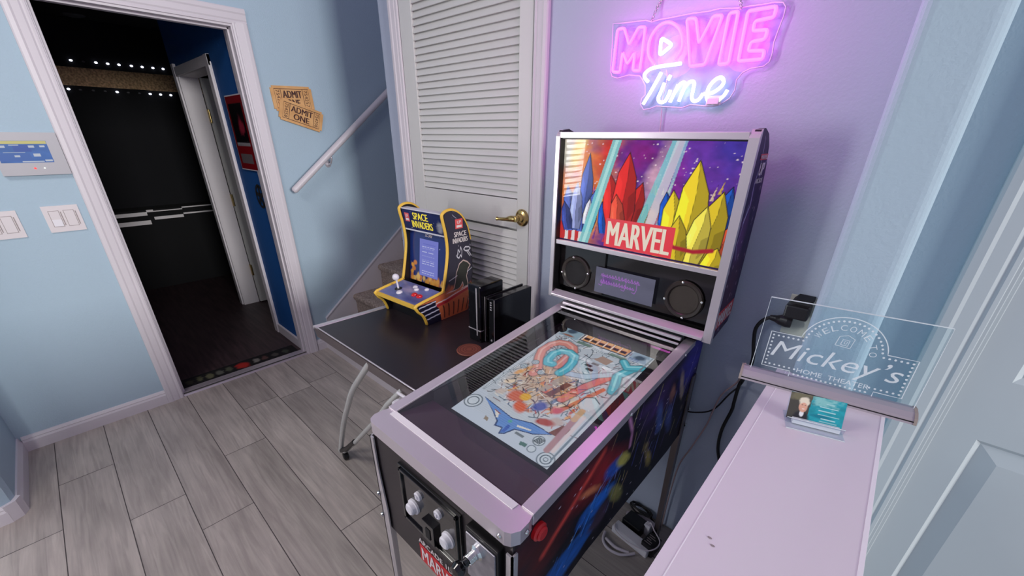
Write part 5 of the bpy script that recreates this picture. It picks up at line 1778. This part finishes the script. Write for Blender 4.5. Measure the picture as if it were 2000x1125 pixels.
# black boxes and coaster on the desk
rb = thing('media_box', 'tall narrow black box with a silver ring standing beside the arcade', 'box', (1.84, 1.07, TZ))
b = MB()
b.box(1.797, 1.868, 1.012, 1.145, TZ, TZ + 0.245)
b.build('housing', M['blkg'], rb, bevel=0.006)
b = MB()
b.box(1.7965, 1.8685, 1.0105, 1.03, TZ + 0.052, TZ + 0.056)
b.box(1.845, 1.851, 1.0108, 1.0122, TZ + 0.03, TZ + 0.235)
b.build('silver_band', M['metal'], rb)
gc = thing('game_console', 'flat black console box standing on edge beside the machine', 'game console', (1.90, 1.15, TZ))
b = MB()
b.box(1.872, 1.880, 1.034, 1.255, TZ, TZ + 0.202)
b.box(1.890, 1.922, 1.036, 1.262, TZ, TZ + 0.198)
b.box(1.880, 1.890, 1.05, 1.25, TZ + 0.004, TZ + 0.188)
b.build('housing', M['blkg'], gc, bevel=0.0025)
b = MB()
b.box(1.8805, 1.8895, 1.042, 1.250, TZ + 0.189, TZ + 0.191)
b.box(1.8715, 1.8725, 1.0335, 1.0345, TZ + 0.01, TZ + 0.20)
b.tube([(1.9225, 1.036, TZ + 0.004), (1.9225, 1.036, TZ + 0.196)], 0.0012, 6)
b.tube([(1.872, 1.034, TZ + 0.004), (1.872, 1.034, TZ + 0.200)], 0.0012, 6)
b.build('silver_gap', M['metal'], gc)
b = MB()
for i in range(4):
    b.box(1.9, 1.908, 1.0352, 1.036, TZ + 0.15 + 0.01 * i, TZ + 0.155 + 0.01 * i)
b.build('front_vents', M['metal'], gc)
b = MB()
b.lathe([(0, 0.002), (0.004, 0.0015), (0.005, 0)], (1.906, 1.036, TZ + 0.018), (0, -1, 0), 12)
b.build('power_button', M['metal'], gc)
b = MB()
cc = (1.878, 0.938, TZ)
b.lathe([(0.0, 0.0), (0.049, 0.0), (0.050, 0.003), (0.048, 0.006), (0.0, 0.006)], cc, (0, 0, 1), 40, 0)
for r_ in (0.012, 0.022, 0.034, 0.042):
    b.ring((cc[0], cc[1], TZ + 0.0063), X3, Y3, r_, r_ + 0.0035, 40, 1)
tag(b.build('coaster', [M['cork'], M['cork2']]), 'round brown leather coaster with rings on the desk', 'coaster')

# ------------------------------------------------------------------ etched acrylic sign and card on the ledge
an = R(9.34)
sg = thing('acrylic_sign', 'clear etched acrylic home theater sign standing in a silver base', 'sign', (2.8078, 0.9472, 1.0), an)
# local: x along the base, y away from the camera, z up
b = MB()
b.prism([(0.0, 0.0), (0.046, 0.0), (0.046, 0.010), (0.041, 0.0195), (0.030, 0.021), (0.016, 0.018), (0.005, 0.011)], 'x', 0.004, 0.306)
bs = b.build('base', mat('silver_base', (186, 176, 184), 0.38, 0.5), sg, local=True)
capm = mat('taupe_cap', (150, 138, 132), 0.5)
for xa, xb in ((0.0, 0.005), (0.305, 0.310)):
    b = MB()
    b.prism([(-0.001, 0.0), (0.047, 0.0), (0.047, 0.011), (0.042, 0.0205), (0.030, 0.022), (0.016, 0.019), (0.004, 0.012)], 'x', xa, xb)
    b.build('end_cap', capm, bs, local=True)
b = MB()
b.box(0.005, 0.305, 0.0006, 0.0016, 0.0045, 0.0065)
b.build('groove', M['blk'], bs, local=True)
b = MB()
b.box(0.018, 0.304, 0.029, 0.0325, 0.012, 0.194)
b.build('clear_plate', M['acry'], sg, local=True)
b = MB()
for pts in ([(0.018, 0.02), (0.018, 0.194), (0.304, 0.194), (0.304, 0.02)],):
    b.tube([(p[0], 0.029, p[1]) for p in pts], 0.0007, 5)
b.tube([(0.018, 0.0325, 0.194), (0.304, 0.0325, 0.194)], 0.0006, 5)
b.build('plate_edge', M['etch'], sg, local=True)
b = MB()
ye = 0.0284
O3 = Vector((0, ye, 0))
SC, SR, ST = (0.163, 0.108), 0.072, 0.119
th0 = math.asin((ST - SC[1]) / SR)
arc = [(SC[0] + SR * math.cos(t), SC[1] + SR * math.sin(t)) for t in np.linspace(math.pi - th0, th0, 26)]
out = [(0.092, 0.022), (0.092, 0.035), (0.037, 0.035), (0.037, ST)] + arc + [(0.281, ST), (0.281, 0.035), (0.092 + 0.145, 0.035), (0.092 + 0.145, 0.024)]
b.strip(out, 0.0018, X3, Z3, O3)
def dots(p, q, n):
    for i in range(n):
        t = i / max(n - 1, 1)
        b.disc((p[0] + (q[0] - p[0]) * t, ye - 0.0001, p[1] + (q[1] - p[1]) * t), X3, Z3, 0.0021, n=10)
dots((0.043, 0.112), (0.097, 0.112), 7)
dots((0.230, 0.112), (0.275, 0.112), 6)
dots((0.043, 0.104), (0.043, 0.042), 8)
dots((0.275, 0.104), (0.275, 0.042), 8)
dots((0.051, 0.042), (0.098, 0.042), 6)
dots((0.100, 0.030), (0.225, 0.030), 16)
dots((0.228, 0.042), (0.266, 0.042), 5)
for t in np.linspace(math.pi - th0 - 0.05, th0 + 0.05, 22):
    b.disc((SC[0] + 0.064 * math.cos(t), ye - 0.0001, SC[1] + 0.064 * math.sin(t)), X3, Z3, 0.0021, n=10)
def arctext(s, r, h, a0, a1, wd):
    n_ = len(s)
    for i, ch in enumerate(s):
        if ch == ' ':
            continue
        t = a0 + (a1 - a0) * i / (n_ - 1)
        e1 = Vector((math.sin(t), 0, -math.cos(t)))
        e2 = Vector((math.cos(t), 0, math.sin(t)))
        w = wd * (0.45 if ch == 'I' else 1)
        b.text(ch, O3 + Vector((SC[0], 0, SC[1])) + e2 * r - e1 * (w / 2), e1, e2, w, h, -0.008)
arctext('WELCOME', 0.044, 0.012, R(152), R(48), 0.0105)
arctext('TO', 0.044, 0.012, R(24), R(6), 0.010)
b.text('Mickey\u2019s', O3 + Vector((0.047, 0, 0.051)), X3, Z3, 0.222, 0.050, -0.004, 0.25)
b.text('HOME  THEATER', O3 + Vector((0.103, 0, 0.0365)), X3, Z3, 0.125, 0.0105, 0.0)
# popcorn / projector box emblem
b.strip([(0.150, 0.118), (0.153, 0.138), (0.166, 0.143), (0.178, 0.137), (0.175, 0.116), (0.150, 0.118)], 0.0012, X3, Z3, O3)
b.strip([(0.158, 0.121), (0.160, 0.133), (0.171, 0.132), (0.170, 0.120), (0.158, 0.121)], 0.0012, X3, Z3, O3)
b.strip([(0.163, 0.124), (0.164, 0.130), (0.168, 0.129), (0.167, 0.124), (0.163, 0.124)], 0.001, X3, Z3, O3)
b.build('etching', M['etch'], sg, local=True)

ch_ = thing('card_holder', 'clear card stand holding a teal portrait card before the acrylic sign', 'card holder', (2.966, 0.86, 1.0), R(16))
b = MB()
b.hexa([(-0.047, -0.030, 0.0), (0.045, -0.030, 0.0), (0.045, 0.030, 0.0), (-0.047, 0.030, 0.0)], [(-0.047, -0.030, 0.002), (0.045, -0.030, 0.002), (0.045, 0.030, 0.002), (-0.047, 0.030, 0.002)])
b.hexa([(-0.047, -0.012, 0.002), (0.045, -0.012, 0.002), (0.045, -0.009, 0.002), (-0.047, -0.009, 0.002)], [(-0.047, -0.016, 0.016), (0.045, -0.016, 0.016), (0.045, -0.013, 0.016), (-0.047, -0.013, 0.016)])
b.hexa([(-0.047, 0.002, 0.002), (0.045, 0.002, 0.002), (0.045, 0.005, 0.002), (-0.047, 0.005, 0.002)], [(-0.047, 0.018, 0.05), (0.045, 0.018, 0.05), (0.045, 0.021, 0.05), (-0.047, 0.021, 0.05)])
b.build('stand', M['acry'], ch_, local=True)
b = MB()
b.tube([(-0.047, -0.030, 0.001), (0.045, -0.030, 0.001)], 0.0009, 5)
b.tube([(-0.047, -0.016, 0.016), (0.045, -0.016, 0.016)], 0.0009, 5)
b.build('stand_edge', M['etch'], ch_, local=True)
b = MB()
b.hexa([(-0.036, -0.011, 0.002), (0.040, -0.011, 0.002), (0.040, 0.0, 0.002), (-0.036, 0.0, 0.002)], [(-0.036, -0.011, 0.010), (0.040, -0.011, 0.010), (0.040, 0.0, 0.010), (-0.036, 0.0, 0.010)])
b.build('card_stack', M['white'], ch_, local=True)
a = Art(90, 54, (30, 148, 162))
a.mottle(7, 0.35, 3)
a.blob(0.62, 0.85, 0.4, 0.25, (130, 190, 190), 0.7, 0, 0.7, 5, sc=14)
a.blob(0.6, 0.3, 0.3, 0.1, (16, 120, 140), 0.6, 0, 0.4, 6)
a.poly([(0, 0), (0.36, 0), (0.40, 1), (0, 1)], (70, 68, 62))
a.blob(0.2, 0.9, 0.25, 0.25, (110, 106, 84), 0.6, 0, 0.6, 7)
a.blob(0.26, 0.12, 0.16, 0.26, (40, 40, 46), 0.3, 0, 0.1, 8)
a.blob(0.26, 0.26, 0.045, 0.14, (226, 226, 230), 0.3, 0, 0.1, 9)
a.blob(0.265, 0.52, 0.085, 0.22, (214, 160, 138), 0.15, 0, 0.06, 10)
a.blob(0.265, 0.72, 0.105, 0.20, (226, 216, 196), 0.3, 0, 0.3, 11)
a.blob(0.27, 0.55, 0.07, 0.14, (216, 164, 142), 0.2, 0, 0.05, 10)
for x in (0.245, 0.30):
    a.blob(x, 0.585, 0.014, 0.02, (70, 50, 46), 0.3, 0, 0)
a.blob(0.275, 0.44, 0.03, 0.025, (236, 216, 208), 0.3, 0, 0)
for y, x0_, x1_, w in ((0.80, 0.66, 0.80, 0.03), (0.66, 0.56, 0.88, 0.035), (0.52, 0.55, 0.84, 0.05), (0.38, 0.55, 0.92, 0.02), (0.24, 0.62, 0.86, 0.05), (0.14, 0.60, 0.90, 0.03)):
    a.line([(x0_, y), (x1_, y)], w, (206, 232, 232), 1.7, 0.85, 0.8)
a.build('portrait_card', lambda u, v: (-0.046 + 0.089 * u, -0.002 + 0.021 * v, 0.006 + 0.048 * v), paintmat('card_print', rough=0.35), ch_, local=True)

# ------------------------------------------------------------------ outlet, plugs, cords by the stub wall
ot = thing('wall_outlet', 'white wall outlet partly hidden by the blue wall end', 'outlet', (2.845, YB, 1.04))
b = MB()
b.box(2.815, 2.889, YB - 0.006, YB - 0.0004, 0.985, 1.105)
b.build('plate', mat('cream_plate', (222, 222, 208), 0.4), ot, bevel=0.002)
ad = thing('power_adapter', 'black power adapter plugged into the upper socket of the wall outlet', 'power adapter', (2.845, YB - 0.03, 1.07))
b = MB()
b.box(2.815, 2.872, YB - 0.058, YB - 0.006, 1.050, 1.088)
b.build('housing', M['blk'], ad, bevel=0.005)
b = MB()
b.prism([(2.824, 1.096), (2.834, 1.110), (2.872, 1.110), (2.872, 1.096)], 'y', YB - 0.06, YB - 0.006)
b.build('upper_block', M['blkm'], ad, bevel=0.002)
pl = thing('power_plug', 'black plug with a thick black cord in the wall outlet', 'power plug', (2.82, YB - 0.03, 1.035))
b = MB()
b.lathe([(0.0, 0.0), (0.016, 0.0), (0.018, 0.012), (0.015, 0.030), (0.010, 0.040), (0.0075, 0.055), (0.006, 0.056)], (2.838, YB - 0.022, 1.028), (-1, -0.05, 0.02), 18)
b.build('plug', M['blk'], pl)
b = MB()
b.tube(smooth([(2.785, YB - 0.025, 1.029), (2.768, YB - 0.028, 1.015), (2.757, YB - 0.030, 0.985), (2.762, YB - 0.030, 0.94), (2.772, YB - 0.030, 0.89), (2.770, YB - 0.030, 0.845), (2.757, YB - 0.030, 0.79), (2.756, YB - 0.030, 0.72), (2.756, YB - 0.030, 0.685), (2.744, YB - 0.03, 0.60), (2.748, YB - 0.03, 0.52), (2.775, YB - 0.03, 0.42), (2.80, YB - 0.03, 0.2), (2.80, YB - 0.05, 0.012)], 6), 0.0052, 10)
b.build('cord', M['blackc'], pl)
b = MB()
b.tube(smooth([(2.812, 0.975, 1.005), (2.796, 1.06, 0.985), (2.772, 1.20, 0.88), (2.748, YB - 0.03, 0.79), (2.716, YB - 0.03, 0.73), (2.703, YB - 0.03, 0.66), (2.694, YB - 0.03, 0.59), (2.664, YB - 0.03, 0.47), (2.635, YB - 0.02, 0.36), (2.625, YB - 0.014, 0.2), (2.622, YB - 0.012, 0.006)], 6), 0.0028, 8)
tag(b.build('sign_cord', M['tanc']), 'thin tan cord hanging from the acrylic sign base down the wall', 'cord')
b = MB()
b.tube(smooth([(2.815, 0.985, 0.998), (2.80, 1.10, 0.95), (2.76, YB - 0.02, 0.785), (2.735, YB - 0.02, 0.735), (2.70, YB - 0.02, 0.655), (2.65, YB - 0.025, 0.62), (2.58, YB - 0.03, 0.60)], 6), 0.0026, 8)
tag(b.build('thin_black_cord', M['blackc']), 'thin black cord running from the ledge to behind the machine', 'cord')

# power strip and cables on the floor
ps = thing('power_strip', 'white power strip lying on the floor under the machine', 'power strip', (2.54, 1.16, 0))
b = MB()
d = Vector((0.985, -0.12, 0)).normalized()
n_ = Vector((0.12, 0.985, 0)).normalized()
c0 = Vector((2.475, 1.165, 0))
def obox(mb, c, L_, W_, z0, z1, m=0):
    q = [c, c + d * L_, c + d * L_ + n_ * W_, c + n_ * W_]
    mb.hexa([(p.x, p.y, z0) for p in q], [(p.x, p.y, z1) for p in q], m)
obox(b, c0, 0.165, 0.045, 0.0, 0.035)
b.build('housing', M['white'], ps, bevel=0.004)
b = MB()
b.tube(smooth([(2.60, 1.13, 0.012), (2.56, 1.09, 0.008), (2.51, 1.08, 0.008), (2.475, 1.10, 0.008), (2.46, 1.14, 0.008)], 6), 0.0055, 8)
b.tube(smooth([(2.478, 1.115, 0.008), (2.53, 1.105, 0.008), (2.58, 1.120, 0.008)], 6), 0.0065, 8)
b.build('cord', M['whitec'], ps)
for i, (o_, L_, W_, z1, lab) in enumerate(((Vector((2.49, 1.195, 0)), 0.085, 0.065, 0.05, 'black adapter brick lying at the wall side of the power strip'), (Vector((2.600, 1.145, 0)), 0.052, 0.066, 0.055, 'black adapter with a white printed label by the machine leg'))):
    t = thing('adapter_brick', lab, 'power adapter', o_, 0, 'adapters by the power strip')
    b = MB()
    obox(b, o_ + n_ * 0.022, L_, W_, 0.0, z1)
    b.build('housing', M['blk'], t, bevel=0.004)
    if i:
        b = MB()
        e1 = d
        for k in range(5):
            p = o_ + n_ * (0.03 + 0.010 * k) + d * (0.008 + 0.004 * (k % 2)) + Vector((0, 0, z1 + 0.0006))
            b.poly([(0, 0), (0.028 - 0.005 * (k % 3), 0), (0.028 - 0.005 * (k % 3), 0.004), (0, 0.004)], d, n_, p)
        b.build('printed_label', M['platel'], t)
t = thing('white_charger', 'white charger with a looping white cable on the power strip', 'charger', (2.585, 1.225, 0.0))
b = MB()
obox(b, Vector((2.575, 1.245, 0)), 0.028, 0.03, 0.0, 0.055)
b.build('housing', M['white'], t, bevel=0.004)
b = MB()
b.tube(smooth([(2.59, 1.25, 0.058), (2.600, 1.252, 0.075), (2.622, 1.234, 0.07), (2.660, 1.205, 0.066), (2.664, 1.17, 0.064), (2.640, 1.140, 0.055), (2.60, 1.135, 0.045), (2.55, 1.135, 0.042), (2.50, 1.15, 0.04), (2.482, 1.18, 0.04)], 6), 0.0026, 8)
b.build('cable', M['whitec'], t)
b = MB()
b.prism(smooth([(2.485, 1.255, 0), (2.53, 1.278, 0), (2.59, 1.285, 0), (2.61, 1.262, 0), (2.56, 1.252, 0), (2.51, 1.240, 0)], 4, True) and [(p.x, p.y) for p in smooth([(2.485, 1.275, 0), (2.53, 1.298, 0), (2.59, 1.305, 0), (2.615, 1.282, 0), (2.56, 1.272, 0), (2.51, 1.262, 0)], 4, True)], 'z', 0.0, 0.03)
tag(b.build('cable_box', M['whitec'], None, bevel=0.006), 'pale flat cable cover on the floor against the wall', 'cable cover')
b = MB()
loop = []
for k in range(60):
    t_ = k / 59 * 2 * math.pi * 3
    loop.append((2.525 + 0.045 * math.cos(t_) + 0.01 * k / 59, 1.312 + 0.016 * math.sin(t_), 0.03 + 0.02 * abs(math.sin(t_ * 0.7)) + 0.012 * k / 59))
loop += [(2.575, 1.322, 0.02), (2.592, 1.324, 0.006)]
b.tube(smooth(loop, 2), 0.004, 8)
tag(b.build('coiled_black_cord', M['blackc']), 'coiled black cord on the floor behind the power strip', 'cord')
